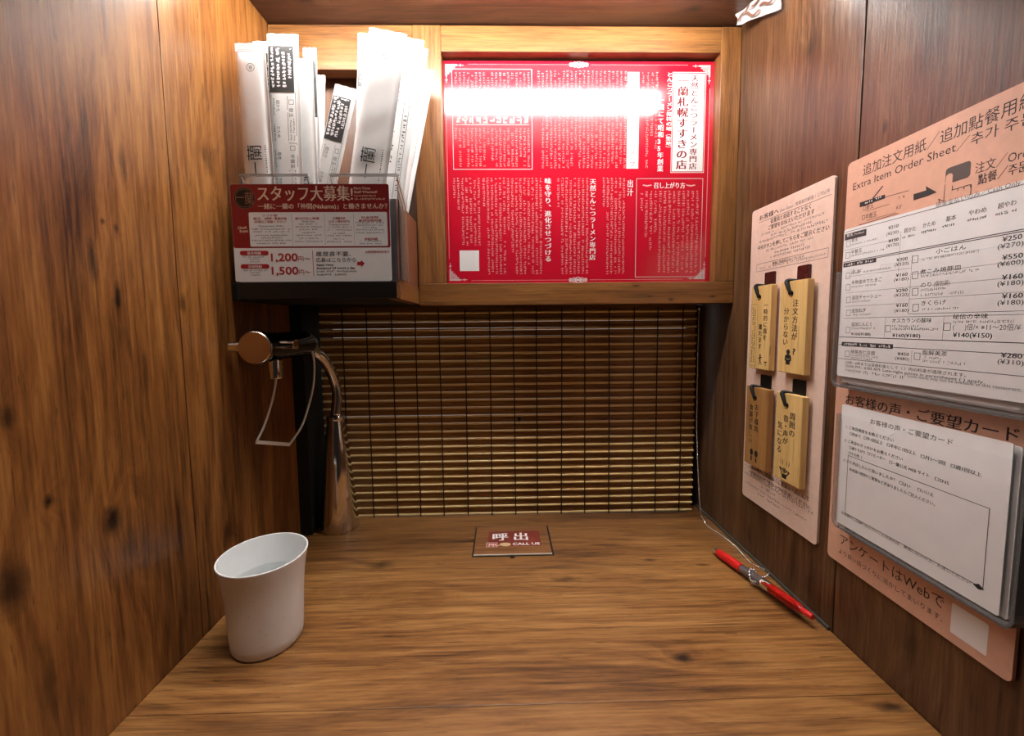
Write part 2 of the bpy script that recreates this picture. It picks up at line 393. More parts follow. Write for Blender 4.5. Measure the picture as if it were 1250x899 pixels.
ce = obj('ceiling', box(WL + .0005, WR - .0005, .397, .66, 1.436, 1.456), wood_ceiling, None); ce['kind'] = 'structure'
va = obj('trim_3', box(WL + .0005, WR - .0005, .385, .396, 1.362, 1.75), wood_ceiling, None, .001); va['kind'] = 'structure'

# upper frame: rails, stiles, inner panels
wb = structure('wall_back')
XS0, XS1, XP1 = -.1124, -.0765, .2888
edge = .0007
obj('frame_rail', box(WL + .0005, XS0 - .0003, YF, .571, 1.3800, 1.4345), wood_frame_h, wb, edge)
obj('frame_rail', box(XS1 + .0003, XP1 - .0003, YF, .571, 1.4030, 1.4345), wood_frame_h, wb, edge)
obj('frame_rail', box(XS0, WR - .0005, YF - .0004, .571, 1.0775, 1.1070), wood_frame_h, wb, edge)
obj('frame_stile', box(XS0, XS1, YF - .0002, .571, 1.1073, 1.4347), wood_frame_v, wb, edge)
obj('frame_stile', box(XP1, WR - .0005, YF - .0002, .571, 1.1073, 1.4347), wood_frame_v, wb, edge)
obj('inner_panel', box(WL + .0005, XS0 + .01, .583, .590, 1.1, 1.4345), wood_inner, wb)
obj('inner_panel', box(XS1 - .02, XP1 + .02, .5715, .578, 1.1, 1.4345), black_matt, wb)
obj('soffit', box(WL + .0005, WR - .0005, .5715, .645, 1.080, 1.0985), black_matt, wb)
obj('closing_panel', box(WL + .0005, WR - .0005, .640, .650, 1.0985, 1.4345), black_matt, wb)
obj('corner_post', box(WL + .0005, -.2790, .569, .655, TZ + .0005, 1.0795), black_matt, wb)
obj('corner_post', box(.2975, WR - .0005, .645, .655, TZ - .03, 1.0795), black_matt, wb)
# shelf on the left that carries the dispenser
sh = structure('trim_4')
obj('shelf_board', box(WL + .0005, XS0 - .0135, .452, .5515, 1.0795, 1.0985), black_matt, sh, .0005)
obj('shelf_edge', box(XS0 - .013, XS0 - .0002, .452, .5512, 1.0795, 1.1005), wood_frame_h, sh, .0006)

# kitchen side behind the blind
kt = structure('trim_5')
obj('far_panel', box(-.5, .6, 1.2, 1.22, .6, 1.7), mat('kitchen_wall', (.75, .72, .68), .6), kt)

# lamp above the frame: fixture with diffuser
lp = empty('strip_lamp', (.01, .43, 1.4355), 'slim white strip lamp under the booth ceiling', 'lamp')
obj('housing', box(WL + .012, WR - .012, .420, .460, 1.4235, 1.4355), mat('white_metal', (.8, .8, .8), .4), lp, .001)
obj('diffuser', lathe([(0, 0), (.0115, 0), (.0115, WR - WL - .085), (0, WR - WL - .085)], (WL + .025, .440, 1.411), (1, 0, 0), 20), glow('lamp_glow', (1.0, .975, .94), LAMP_STRENGTH), lp, smooth=40)

# ------------------------------------------------------------------ bamboo blind
bl = empty('bamboo_blind', (0, YB, TZ), 'brown bamboo slat blind with black cords closing the opening under the shelf', 'blind')
X0, X1 = -.2785, .2990
zc = .7515; k = 0
def slat_mesh(h, t, tilt):
    bm = bmesh.new(); n = 4
    for i in range(n):
        a, b = X0 + (X1 - X0) * i / n, X0 + (X1 - X0) * (i + 1) / n
    vs = []
    for x in (X0, X1):
        vs.append([bm.verts.new((x, dy, dz)) for dy, dz in ((-t / 2 + tilt, 0), (-t / 2 - t * .25 + tilt * .5, h * .5), (-t / 2, h), (t / 2, h), (t / 2 + tilt, 0))])
    a, b = vs
    for i in range(5): bm.faces.new((a[i], a[(i + 1) % 5], b[(i + 1) % 5], b[i]))
    bm.faces.new(a); bm.faces.new(b[::-1]); bmesh.ops.recalc_face_normals(bm, faces=bm.faces[:])
    me = bpy.data.meshes.new('slat'); bm.to_mesh(me); bm.free(); return me
wide_me = [slat_mesh(.0088, .0014, -.0034), slat_mesh(.0088, .0014, -.0028)]
thin_me = [slat_mesh(.0034, .0032, .0004)]
bmt = tube([(X0, YB - YB, .0017), (X1, 0, .0017)], .0017, 8); bmt.to_mesh(thin_me[0]); bmt.free()
for m_ in wide_me: m_.materials.append(bamboo)
thin_me[0].materials.append(bamboo_pale)
zc = .7508
while zc < 1.076:
    thin = k % 2 == 0
    me = thin_me[0] if thin else random.choice(wide_me)
    o = bpy.data.objects.new('slat', me); COL.objects.link(o); o.parent = bl
    h = .0034 if thin else .0088
    o.location = (random.uniform(-.0006, .0006), (-.0030 if thin else .0014) + random.uniform(-.0003, .0003), zc - TZ)
    gapk = .0009
    if (k // 2) in (13, 23, 24) and thin: o.rotation_euler = (0, -.0026, 0)
    zc += h + (.0004 if (k // 2) in (13, 23, 24) else -.0001 if not thin else .0000) ; k += 1
cx = [(-.2062, .7540)[0], (-.1684, .7533)[0], (-.1327, .7526)[0], (-.0960, .7518)[0], (-.0583, .7511)[0], (-.0206, .7503)[0], (.0166, .7496)[0], (.0512, .7516)[0], (.0886, .7509)[0], (.1260, .7502)[0], (.1642, .7508)[0], (.2012, .7500)[0], (.2383, .7493)[0], (.2768, .7485)[0]]
cx = [3 * cx[0] - 2 * cx[1], 2 * cx[0] - cx[1]] + cx
for x in cx:
    dx = random.uniform(-.0022, .0012)
    P = spline([(x, YB - .0068, .7512), (x + dx * .3, YB - .0070, .83), (x + dx * .6 + random.uniform(-.0006, .0006), YB - .0068, .93), (x + dx, YB - .0068, 1.02), (x + dx, YB - .0066, 1.0765)], 4)
    obj('cord', tube(P, .0009, 5), black_matt, bl)
x = (.0235, .9045)
obj('cord_knot', lathe([(0, -.004), (.0022, -.0025), (.0026, 0), (.0018, .003), (0, .0045)], (x[0], YB - .006, x[1]), seg=10), black_matt, bl, smooth=True)

# ------------------------------------------------------------------ red poster
po = empty('framed_poster', (.107, .566, 1.108), 'glossy red sheet of white vertical Japanese text set in the wooden back frame', 'poster')
obj('sheet', box(XS1 + .0006, XP1 - .0006, .566, .5695, 1.1076, 1.4000), poster_red, po)
PB = on_back(.566)
w = Print(PB); p = Print(PB); rd = Print(PB, .0006)
pitch = (.0534, 1.3737)[0] - (.0481, 1.3737)[0]
def cols(xa, xb, ya, yb, n, short=.12):
    """n columns between s = xa..xb, t = ya (top) .. yb (bottom)"""
    d = (xb - xa) / n
    for i in range(n):
        s = xb - d * (i + 1); t0 = yb
        if random.random() < short: t0 = yb + (ya - yb) * random.uniform(.1, .6)
        if i == n - 1: t0 = yb + (ya - yb) * .7
        p.specks(s + d * .14, s + d * .80, t0, ya, max(3, int((ya - t0) / .0030)), True, 3, .09, .15)
def XY(a): return a
b0, b1 = (-.0649, 1.3899), (.0420, 1.2605)
w.frame(b0[0], b1[0], b1[1], b0[1], .0006)
t0, t1 = (-.0609, 1.3201), (.0380, 1.3297)
w.specks(t0[0], t1[0], t0[1], t1[1], 11, False, 5, .05, .2); w.rect(t0[0], t1[0], t0[1] - .0018, t0[1] - .0012)
a, c = (-.0618, 1.3858), (.0402, 1.3339)
cols(a[0], c[0], a[1], c[1], 19)
a, c = (-.0632, 1.3148), (.0398, 1.2637)
cols(a[0], c[0], a[1], c[1], 19)
a, c = (.0482, 1.3883), (.1706, 1.2614)
cols(a[0], c[0], a[1], c[1], 22)
a, c = (.1888, 1.3867), (.2133, 1.2614)
cols(a[0], c[0], a[1], c[1], 4, .6)
# white strip with red writing
a, c = (.1701, 1.3866), (.1863, 1.2614)
w.rect(a[0], c[0], c[1], a[1])
rd.column('天然とんこつスープ', (a[0] + c[0]) / 2, (a[1] * .58 + c[1] * .42), c[1] + .002, .0085, .01)
# headings
a, c = (.2264, 1.3868), (.2286, 1.2851)
w.column('とんこつラーメン発祥の地（聖地）', (a[0]+c[0])/2, a[1], c[1], .0085, .03)
a, c = (.2160, 1.3553), (.2168, 1.2570)
w.column('一蘭にて昭和35年創業', (a[0]+c[0])/2, a[1], c[1], .0085, .03)
# title cartouche
a, c = (.2309, 1.3868), (.2767, 1.2558)
w.frame(a[0], c[0], c[1], a[1], .0007); w.rect(a[0] + .0018, c[0] - .0018, c[1] + .0018, a[1] - .0018)
rd.column('一蘭札幌すすきの店', (.2457, 1.3215)[0], a[1] - .004, c[1] + .004, .0155, .045)
rd.column('天然とんこつラーメン専門店', (.2614, 1.3215)[0], a[1] - .003, c[1] + .004, .0112, .02)
# lower half
a, c = (-.0668, 1.2499), (-.0283, 1.1594)
cols(a[0], c[0], a[1], c[1], 7)
a, c = (-.0269, 1.2498), (.0560, 1.1200)
cols(a[0], c[0], a[1], c[1], 15)
a, c = (.0631, 1.2497), (.0629, 1.1367)
w.column('味を守り、進化させつづける', (a[0]+c[0])/2, a[1], c[1], .0095, .04)
a, c = (.0743, 1.2497), (.1198, 1.1196)
cols(a[0], c[0], a[1], c[1], 8)
a, c = (.1247, 1.2485), (.1242, 1.1386)
w.column('天然とんこつラーメン専門店', (a[0]+c[0])/2, a[1], c[1], .0088, .035)
a, c = (.1370, 1.2496), (.1701, 1.1192)
cols(a[0], c[0], a[1], c[1], 6)
a, c = (.1758, 1.2473), (.1756, 1.2245)
w.column('出汁', (a[0]+c[0])/2, a[1], c[1], .0085, .035)
a, c = (.1842, 1.2484), (.2760, 1.1151)
w.frame(a[0], c[0], c[1], a[1], .0005)
a, c = (.2082, 1.2353), (.2512, 1.2363)
w.span('召し上がり方', a, c, .0085, .035)
for q in ((.1991, 1.2386), (.2591, 1.2385)):
    for k in range(-3, 4): p.disc((q[0] + k * .0018, q[1] + abs(k) * .0003), .0013 - abs(k) * .0002, .001, 8)
a, c = (.1890, 1.2321), (.2724, 1.1208)
cols(a[0], c[0], a[1], c[1], 13)
a, c = (-.0587, 1.1529), (-.0322, 1.1251)
w.rect(a[0], c[0], c[1], a[1])
# border: dotted rules, side rules, corner lattices, centre ornaments
L_, R_, T_, B_ = (-.0730, 1.2681)[0], (.2821, 1.2678)[0], (.0974, 1.3957)[1], (.0981, 1.1119)[1]
for t in (T_, B_):
    s = L_ + .03
    while s < R_ - .03:
        if abs(s - (L_ + R_) / 2) > .016: p.rect(s, s + .0011, t - .0003, t + .0003)
        s += .0018
p.rect(L_ - .0002, L_ + .0003, B_ + .03, T_ - .03); p.rect(R_ - .0003, R_ + .0002, B_ + .03, T_ - .03)
for sx, s in ((1, L_), (-1, R_)):
    for ty, t in ((-1, T_), (1, B_)):
        for i in range(6):
            for j in range(6 - i):
                a = s + sx * i * .0026; b_ = t + ty * j * .0026
                w.frame(min(a, a + sx * .0022), max(a, a + sx * .0022), min(b_, b_ + ty * .0022), max(b_, b_ + ty * .0022), .0005)
        w.rect(min(s, s + sx * .024), max(s, s + sx * .024), t + ty * .0012 - .0003, t + ty * .0012 + .0003)
        w.rect(s + sx * .0012 - .0003, s + sx * .0012 + .0003, min(t, t + ty * .024), max(t, t + ty * .024))
        w.rect(s + sx * .020 - .0003, s + sx * .020 + .0003, t + ty * .0012 - .002, t + ty * .0012 + .002)
        w.rect(s + sx * .0012 - .002, s + sx * .0012 + .002, t + ty * .020 - .0003, t + ty * .020 + .0003)
for t in (T_, B_):
    m0 = (L_ + R_) / 2
    for i, rr in enumerate((.0042, .0034, .0026)):
        for sg in ((-1, 1) if i else (1,)):
            w.ring((m0 + sg * i * .0052, t), rr, .0009, 12); w.disc((m0 + sg * i * .0052, t), rr * .4, n=8)
w.build('white_lettering', poster_white, po); p.build('small_lettering', mat('poster_pink', (.66, .33, .32), .6, 0, .2), po); rd.build('red_lettering', deep_red_ink, po)

# ------------------------------------------------------------------ dispenser on the left shelf
ds = empty('packet_dispenser', (-.195, .48, 1.0988), 'steel and clear acrylic dispenser box holding the white packets, on the left shelf', 'dispenser')
DX0, DX1 = -.2835, -.1135
obj('side_plate', box(DX1 - .0015, DX1, .4515, .5510, 1.0990, 1.1875), mottled('reddish_brown_laminate', (.17, .060, .032), .28, .08, 20), ds, .0004)
obj('side_plate', box(DX0, DX0 + .0015, .4515, .545, 1.0990, 1.1875), dull_steel, ds, .0004)
obj('back_plate', box(DX0 + .0016, DX1 - .0016, .5435, .545, 1.0990, 1.1875), dull_steel, ds)
obj('floor_plate', box(DX0 + .0016, DX1 - .0016, .4515, .5434, 1.0990, 1.1005), dull_steel, ds)
obj('front_flange', box(DX1 - .0135, DX1, .4490, .4513, 1.0990, 1.1870), dull_steel, ds, .0004)
for a, b, lab in ((-.2725, -.2015, 0), (-.1790, -.1085, 1)):
    bm = box(a, b, .4395, .4410, 1.1005, 1.2090)
    obj('acrylic_pocket', bm, acrylic_front, ds, .0004)
    for x in (a, b - .0015):
        P = [(.4412, 1.1005), (.4412, 1.2088), (.4780, 1.1870), (.4780, 1.1005)] if x > -.2 or lab == 0 else None
        obj('acrylic_side', prism(P, lambda s, t, h: (h, s, t), x, x + .0015), acrylic, ds)
    obj('acrylic_lip', box(a, b, .4385, .4415, 1.2070, 1.2092), clear('acrylic_edge_%d' % lab, (.8, .8, .8), .3, .35), ds)
# clear stand with black foot that carries the flyer
st = empty('flyer_stand', (-.195, .435, 1.079), 'clear sign stand with black foot under the red recruiting flyer', 'stand')
obj('foot', box(-.2720, -.1110, .4300, .4440, 1.0796, 1.0970), black, st, .0005)
obj('end_plate', box(-.2745, -.2723, .4285, .4440, 1.0798, 1.0975), acrylic_front, st)
obj('end_plate', box(-.1107, -.1088, .4285, .4440, 1.0798, 1.0975), acrylic_front, st)
obj('backing_sheet', box(-.2780, -.1155, .4335, .4345, 1.0973, 1.2080), acrylic_front, st)

FX0, FX1, FZ0, FZ1 = -.2777, -.1162, 1.0976, 1.1965
PF = on_back(.4318)
fy = empty('recruiting_flyer', (-.197, .432, FZ0), 'dark red and white recruiting flyer with hourly wages standing before the packets', 'flyer')
obj('card', prism(rrect(FX0, FX1, FZ0, FZ1, .0022), on_back(.4318), -.0006, 0), glossy_paper, fy)
def F(cx, cy):
    """flyer coordinates measured 0..865 across and 0..533 down"""
    return (FX0 + (cx - 45) / 868 * (FX1 - FX0), FZ1 - (cy - 107) / 535 * (FZ1 - FZ0))
rp = Print(PF, .0002)
a, b = F(45, 455), F(913, 107)
rp.poly([p for p in rrect(FX0 + .0001, FX1 - .0001, a[1], FZ1 - .0001, .0022)])
rp.build('red_ground', flyer_red, fy)
wp = Print(PF, .0004); cp = Print(PF, .0004); kp = Print(PF, .0006); rp = Print(PF, .0006)
a, b = F(138, 447), F(898, 260); wp.poly(rrect(a[0], b[0], a[1], b[1], .0014))
cp.span('スタッフ大募集!', F(193, 192), F(712, 192), .0165, .03)
cp.span('一緒に一蘭の「仲間(Nakama)」と働きませんか？', F(192, 240), F(900, 240), .0062, .03)
for i, s in enumerate(('Part-Time', 'Staff Wanted!')): cp.span(s, F(720, 137 + i * 20), F(810 + i * 38, 137 + i * 20), .0035, .03)
for i, x in enumerate((840, 890)):
    a, b = F(720, 178 + i * 17), F(x, 166 + i * 17); cp.specks(a[0], b[0], a[1], b[1], 14 + 3 * i, weight=.25)
cp.text('Check', F(75, 352), .0095, .0038, .03, rot=.08); cp.text('Point', F(85, 371), .0085, .0038, .03, rot=.08)
# round emblem
c = F(120, 183); kd = Print(PF, .0004); kd.disc(c, .0108, n=36); kd.build('emblem_disc', black, fy)
em = Print(PF, .0006); em.ring(c, .0108, .0004); em.ring(c, .0092, .0004)
em.text('一', (c[0] - .0088, c[1] - .0035), .0085, .011, .02); em.text('蘭', (c[0] + .0005, c[1] - .0052), .0090, .0135, .0)
em.build('emblem_lettering', mat('bronze_ink', (.30, .13, .09), .5), fy)
heads = ((162, 345, 275, ('シフト制', '週2日、3時間〜勤務可能', '詳細はご相談ください')), (392, 523, 292, ('給与日払い制度',)), (575, 690, 292, ('交通費支給', '(1日上限500円)')), (740, 865, 288, ('社会保険', '雇用保険完備')), (768, 842, 406, ('有給休暇',)))
for x0, x1, y0, ls in heads:
    for i, s in enumerate(ls):
        m = (x0 + x1) / 2; hw = (x1 - x0) / 2 * min(1, len(s) / max(len(t) for t in ls) + .1)
        rp.span(s, F(m - hw, y0 + 8 + i * 17), F(m + hw, y0 + 8 + i * 17), .0029, .02)
body = ((150, 365, ((335, 'Convenient Shifts'), (352, 28), (366, 24), (386, 22), (400, 14), (414, 26), (430, 20))),
        (385, 540, ((310, 'Daily Pay'), (325, 12), (340, 22), (355, 12), (372, 9), (387, 17), (404, 13), (420, 22))),
        (560, 700, ((328, 'Transportation'), (343, 18), (358, 22), (377, 8), (390, 17), (408, 8), (423, 18))),
        (722, 882, ((320, 22), (333, 22), (345, 9), (358, 20), (374, 19), (420, 14), (434, 15))))
for x0, x1, ls in body:
    for y, s in ls:
        m = (x0 + x1) / 2
        if isinstance(s, str): kp.span(s, F(m - len(s) * 4, y + 4), F(m + len(s) * 4, y + 4), .0022)
        else:
            hw = min((x1 - x0) / 2, s * 4.2); a, b = F(m - hw, y + 4), F(m + hw, y - 5); kp.specks(a[0], b[0], a[1], b[1], s, weight=.2, gap=.12)
gp = Print(PF, .0005)
for x in (372, 552, 712): a, b = F(x, 440), F(x, 268); gp.rect(a[0], a[0] + .0002, a[1], b[1])
gp.build('thin_rules', grey_ink, fy)
for y, t in ((482, '基本時給'), (556, '深夜時給')):
    a, b = F(78, y + 12), F(235, y - 12); rp.poly(rrect(a[0], b[0], a[1], b[1], .0020)); 
    u = Print(PF, .0008); u.span(t, F(118, y + 8), F(195, y + 8), .0033, .02); u.build('wage_heading', white_ink, fy)
    for i, n in enumerate((16, 7, 7)):
        m = 157; a, b = F(m - n * 4, y + 26 + i * 13), F(m + n * 4, y + 18 + i * 13); kp.specks(a[0], b[0], a[1], b[1], n, weight=.2)
for y, t in ((527, '1,200'), (601, '1,500')):
    rp.span(t, F(247, y), F(395, y), .0110, .02); rp.span('円〜', F(397, y), F(463, y), .0058)
a, b = F(477, 612), F(480, 470); rp.rect(a[0], b[0], a[1], b[1])
kp.span('履歴書不要、', F(495, 500), F(690, 500), .0052, .01); kp.span('応募はこちらから', F(495, 533), F(717, 533), .0052, .01)
kp.span('Apply Here', F(495, 555), F(590, 555), .0030, .02); kp.span('Accepted 24 hours a day', F(495, 573), F(712, 573), .0030, .02)
for i, n in enumerate((24, 18)): a, b = F(495, 591 + i * 18), F(495 + n * 9.3, 580 + i * 18); kp.specks(a[0], b[0], a[1], b[1], n, weight=.25)
rp.span('24時間受付中!!', F(770, 485), F(902, 485), .0029, .02)
rp.poly([F(723, 553), F(745, 553), F(745, 563), F(765, 543), F(745, 524), F(745, 534), F(723, 534)])
wp.build('white_panel', glossy_paper, fy); cp.build('cream_lettering', cream_ink, fy); kp.build('black_lettering', ink, fy); rp.build('red_lettering', red_ink, fy)

# ------------------------------------------------------------------ packets standing in the dispenser
def packet(label, bot, top, width, y, kind, thick=.0022, yaw=0.0, seed=1, back=0.0):
    """bot, top: (x,z) of the axis where it leaves the holder and at its tip"""
    rnd = random.Random(seed)
    b, t = Vector((bot[0], 0, bot[1])), Vector((top[0], 0, top[1])); d = (t - b).normalized()
    z0 = 1.1015 + abs(d.x) * width / 2; b = b - d * ((b.z - z0) / d.z); Ln = (t - b).length
    root = empty('paper_packet', (b.x, y, b.z), label, 'packet', 'white paper packets in the dispenser')
    root.rotation_euler = (back, math.atan2(d.x, d.z), yaw)
    nx, ny = 8, 36; crimp = .0085
    def half(u, v):
        e = max(0.0, 1 - abs(2 * u) ** 5); g = min(1, max(0, (Ln - crimp - v) / .006)); g2 = min(1, v / .006)
        wr = 1 + .14 * math.sin(v * 260 + u * 5 + seed) * math.sin(v * 95 + u * 9 + seed * 2)
        return .00025 + thick * e * g * g2 * wr * .5
    def P(u, v, sgn, extra=0): return (u * width, sgn * (half(u, v) + extra), v)
    def grid(u0, u1, v0, v1, a, c, sgn, extra):
        V = []; Fc = []
        for j in range(c + 1):
            for i in range(a + 1): V.append(P(u0 + (u1 - u0) * i / a, v0 + (v1 - v0) * j / c, sgn, extra))
        for j in range(c):
            for i in range(a): q = j * (a + 1) + i; f = (q, q + 1, q + a + 2, q + a + 1); Fc.append(f if sgn < 0 else f[::-1])
        return V, Fc
    def link(name, V, Fc, m, smooth=True):
        me = bpy.data.meshes.new(name); me.from_pydata(V, [], Fc); me.materials.append(m)
        if smooth:
            for p in me.polygons: p.use_smooth = True
        o = bpy.data.objects.new(name, me); COL.objects.link(o); o.parent = root; return o
    vt = Ln - crimp
    Va, Fa = grid(-.5, .5, 0, vt, nx, ny, -1, 0); Vb, Fb = grid(-.5, .5, 0, vt, nx, ny, 1, 0)
    n = len(Va); Fs = Fa + [tuple(i + n for i in f) for f in Fb]
    for j in range(ny):
        for i in (0, nx): q = j * (nx + 1) + i; Fs.append((q, q + nx + 1, q + nx + 1 + n, q + n))
    Fs.append(tuple(range(nx + 1)) + tuple(n + i for i in range(nx, -1, -1)))
    link('pouch', Va + Vb, Fs, glossy_paper if kind == 'logo' else paper)
    # crimped end with fine ridges
    bm = bmesh.new(); m_ = 9; rows = []
    for j in range(m_ + 1):
        z = vt + crimp * j / m_; r = .00028 + (.00022 if j % 2 else 0)
        rows.append([[bm.verts.new((x, sg * r, z + (.0006 * ((i % 2)) if j == m_ else 0))) for sg in (-1, 1)] for i, x in enumerate([width * (-.5 + q / 6) for q in range(7)])])
    for a_, b_ in zip(rows, rows[1:]):
        for i in range(6):
            bm.faces.new((a_[i][0], a_[i + 1][0], b_[i + 1][0], b_[i][0])); bm.faces.new((a_[i][1], b_[i][1], b_[i + 1][1], a_[i + 1][1]))
        for i in (0, 6): bm.faces.new((a_[i][0], b_[i][0], b_[i][1], a_[i][1]))
    for i in range(6): bm.faces.new((rows[-1][i][0], rows[-1][i + 1][0], rows[-1][i + 1][1], rows[-1][i][1]))
    me = bpy.data.meshes.new('crimped_end'); bm.to_mesh(me); bm.free(); me.materials.append(paper_grey)
    o = bpy.data.objects.new('crimped_end', me); COL.objects.link(o); o.parent = root
    def tw(s, t, h=0):
        u = min(.5, max(-.5, s / width)); return (s, -(half(u, t) + .0001 + h), t)
    zl = 1.205 - b.z   # local height where the holder ends
    def pr(name, fn, m, h=.0002):
        p = Print(tw, h); p.h = h; fn(p)
        if p.V: o = link(name, p.V, p.F, m, False); o['kind'] = 'stuff'
    if kind == 'logo':
        def f(p):
            zz = zl + .006
            # brand mark reading upwards, then a line of small letters
            V, Fc, a, c_ = glyphs('一', .0); V2, F2, a2, c2 = glyphs('蘭', .015)
            for (vv, ff, z_, hh) in ((V, Fc, zz, .016), (V2, F2, zz + .016, .018)):
                out = []
                for x, y_, _ in vv: out.append((-(y_ - .38) * hh * .95 - width * .06, z_ + x * hh))
                p._add(out, ff)
            for i in range(15):
                z_ = zz + i * .0023; p.rect(width * .30 + rnd.uniform(-.0002, .0002), width * .30 + .0012, z_, z_ + rnd.uniform(.0006, .0015))
            c = (width * .02, Ln - .026); p.ring(c, .0042, .0005, 14)
            for q in range(5): p.rect(c[0] - .0018, c[0] + .0018, c[1] - .0018 + q * .0008, c[1] - .0014 + q * .0008)
        pr('printed_mark', f, ink, .0005)
    elif kind == 'form':
        z1, z0_ = Ln - .0125, Ln - .060
        V, Fc = grid(-.47, .34, z0_, z1, 6, 10, -1, .0002); link('black_panel', V, Fc, mat('charcoal_print', (.035, .033, .032), .5))
        def f(p):
            for i in range(4):
                s = width * (-.40 + i * .185); p.specks(s, s + .0042, z0_ + .004 + (.010 if i == 3 else 0), z1 - .002 - i * .002, 11 - i // 2, True, 4, .02, .33)
        pr('white_lettering', f, white_ink, .0005)
        def g(p):
            zb = .002; p.rect(-width * .46, -width * .455, zb, z0_); p.rect(width * .10, width * .112, zb, z0_ - .004); p.rect(width * .36, width * .372, zb, z0_)
            z_ = z0_ - .008
            for i, wd in enumerate(('超かた', 'かため', '基本', 'やわめ', '超やわ')):
                for q, ch in enumerate(wd):
                    V, Fc, a, c_ = glyphs(ch, .02); p._add([((y_ - .38) * .0042 - width * .20, z_ - q * .0042 - x * .0042) for x, y_, _ in V], Fc)
                p.specks(-width * .37, -width * .30, z_ - .016, z_ + .002, 10, True, 2, .1, .25); z_ -= .027
                if z_ < .02: break
            z_ = z0_ - .006
            for wd in ('替玉', '半替玉'):
                p.frame(width * .15, width * .31, z_ - .0065, z_ - .0015, .0004)
                for q, ch in enumerate(wd):
                    V, Fc, a, c_ = glyphs(ch, .02); p._add([((y_ - .38) * .0048 + width * .22, z_ - .010 - q * .0052 - x * .0048) for x, y_, _ in V], Fc)
                for q in (.17, .27): p.specks(width * q, width * q + .0016, z_ - .044, z_ - .010 - len(wd) * .0055, 12, True, 2, .1, .3)
                p.rect(width * .112, width * .36, z_ - .047, z_ - .0466); z_ -= .048
        pr('printed_form', g, grey_ink if 'leaning' in label else ink)
    elif kind == 'lines':
        def g(p):
            for q in (-.30, .12, .30): p.rect(width * q, width * q + .0004, .01, Ln - .05)
            p.specks(width * -.22, width * -.05, zl + .03, Ln - .03, 24, True, 2, .35, .2)
            p.specks(width * .16, width * .28, zl, Ln - .08, 30, True, 2, .3, .25)
        pr('printed_lines', g, ink)
    elif kind == 'edge':
        V, Fc = grid(.05, .45, Ln - .075, Ln - .014, 3, 8, -1, .0002); link('black_panel', V, Fc, mat('charcoal_print', (.035, .033, .032), .5))
    elif kind == 'side':
        def g(p): p.specks(-width * .1, width * .15, zl + .002, zl + .014, 4, True, 3, 0, .3)
        pr('printed_mark', g, ink)
    return root
PK = [
 ('leftmost white packet with round stamp and large brush mark, crimped top tilted left', (-.2608, 1.2131), (-.2633, 1.3485), .0312, .4560, 'logo'),
 ('packet with black lettered panel, half hidden between the leftmost and the tall square-topped one', (-.2517, 1.2181), (-.2520, 1.3594), .0320, .4700, 'form'),
 ('tall packet with black lettered panel and order form, flat crimped top', (-.2347, 1.2156), (-.2322, 1.3623), .0330, .4630, 'form'),
 ('blank white packet just right of the tall one with the order form', (-.2165, 1.2173), (-.2167, 1.3406), .0250, .4680, 'side'),
 ('slim packet seen edge-on with pointed tip, left group', (-.2165, 1.2238), (-.2144, 1.3632), .0150, .4860, 'edge'),
 ('short blank packet at the right end of the left group', (-.2148, 1.2263), (-.2087, 1.3384), .0150, .4930, 'plain'),
 ('packet leaning to the right alone in the middle gap, black lettered panel', (-.1948, 1.2180), (-.1692, 1.3130), .0250, .4700, 'form'),
 ('packet at the left back of the right group, black panel peeping out', (-.1577, 1.2304), (-.1480, 1.3912), .0360, .5050, 'form'),
 ('large front packet of the right group with the brush mark', (-.1448, 1.2137), (-.1186, 1.3628), .0400, .4580, 'logo'),
 ('packet with printed rules behind the large front one, right group', (-.1252, 1.2208), (-.1005, 1.3689), .0330, .4780, 'lines'),
 ('blank packet third from the front in the right group', (-.1224, 1.2206), (-.0970, 1.3711), .0280, .4960, 'plain'),
 ('rightmost packet of the right group with two dark rules', (-.1230, 1.2299), (-.0940, 1.3640), .0275, .5230, 'lines'),
]
for i, (lab, b, t, w_, y, kd) in enumerate(PK):
    packet(lab, b, t, w_, y, kd, thick=.0052 if kd == 'logo' else .0028, seed=i + 2)

# ------------------------------------------------------------------ water tap on its steel column
tp = empty('water_tap', (-.2480, .597, TZ), 'chrome water tap with wire push lever on a conical steel column', 'tap')
cb = (-.2485, .7455); ct_ = (-.2439, .9133)
cxx, cyy = cb[0], .5925
hcol = ct_[1] - TZ
obj('column', lathe([(0, 0), (.0268, 0), (.0272, .0015), (.0268, .004), (.0238, .045), (.0175, hcol * .72), (.0122, hcol - .004), (.0114, hcol), (0, hcol)], (cxx, cyy, TZ + .0004), seg=64), steel, tp, smooth=35)
ztop = TZ + hcol + .0005
obj('collar', lathe([(0, 0), (.0122, 0), (.0127, .001), (.0127, .0045), (.0118, .006), (0, .006)], (cxx, cyy, ztop), seg=48), chrome, tp, smooth=35)
TXc, TZc = -.2600, 1.0290
neck = [(cxx, cyy, ztop + .005)]
for px, y in (((-.2452, .9531), .594), ((-.2486, .9818), .588), ((-.2544, 1.0030), .578), ((-.2621, 1.0166), .566)): neck.append((px[0], y, px[1]))
neck += [(TXc + .003, .548, TZc + .001), (TXc, .536, TZc)]
obj('neck', tube(spline(neck, 8), .0072, 20), steel, tp, smooth=True)
obj('body', lathe([(0, 0), (.0158, 0), (.0166, .001), (.0170, .003), (.0170, .006), (.0158, .0075), (.0158, .100), (.0150, .105), (.0120, .108), (0, .108)], (TXc, .4310, TZc), (0, 1, 0), 56), mat('dark_chrome', (.10, .095, .09), .12, 1), tp, smooth=35)
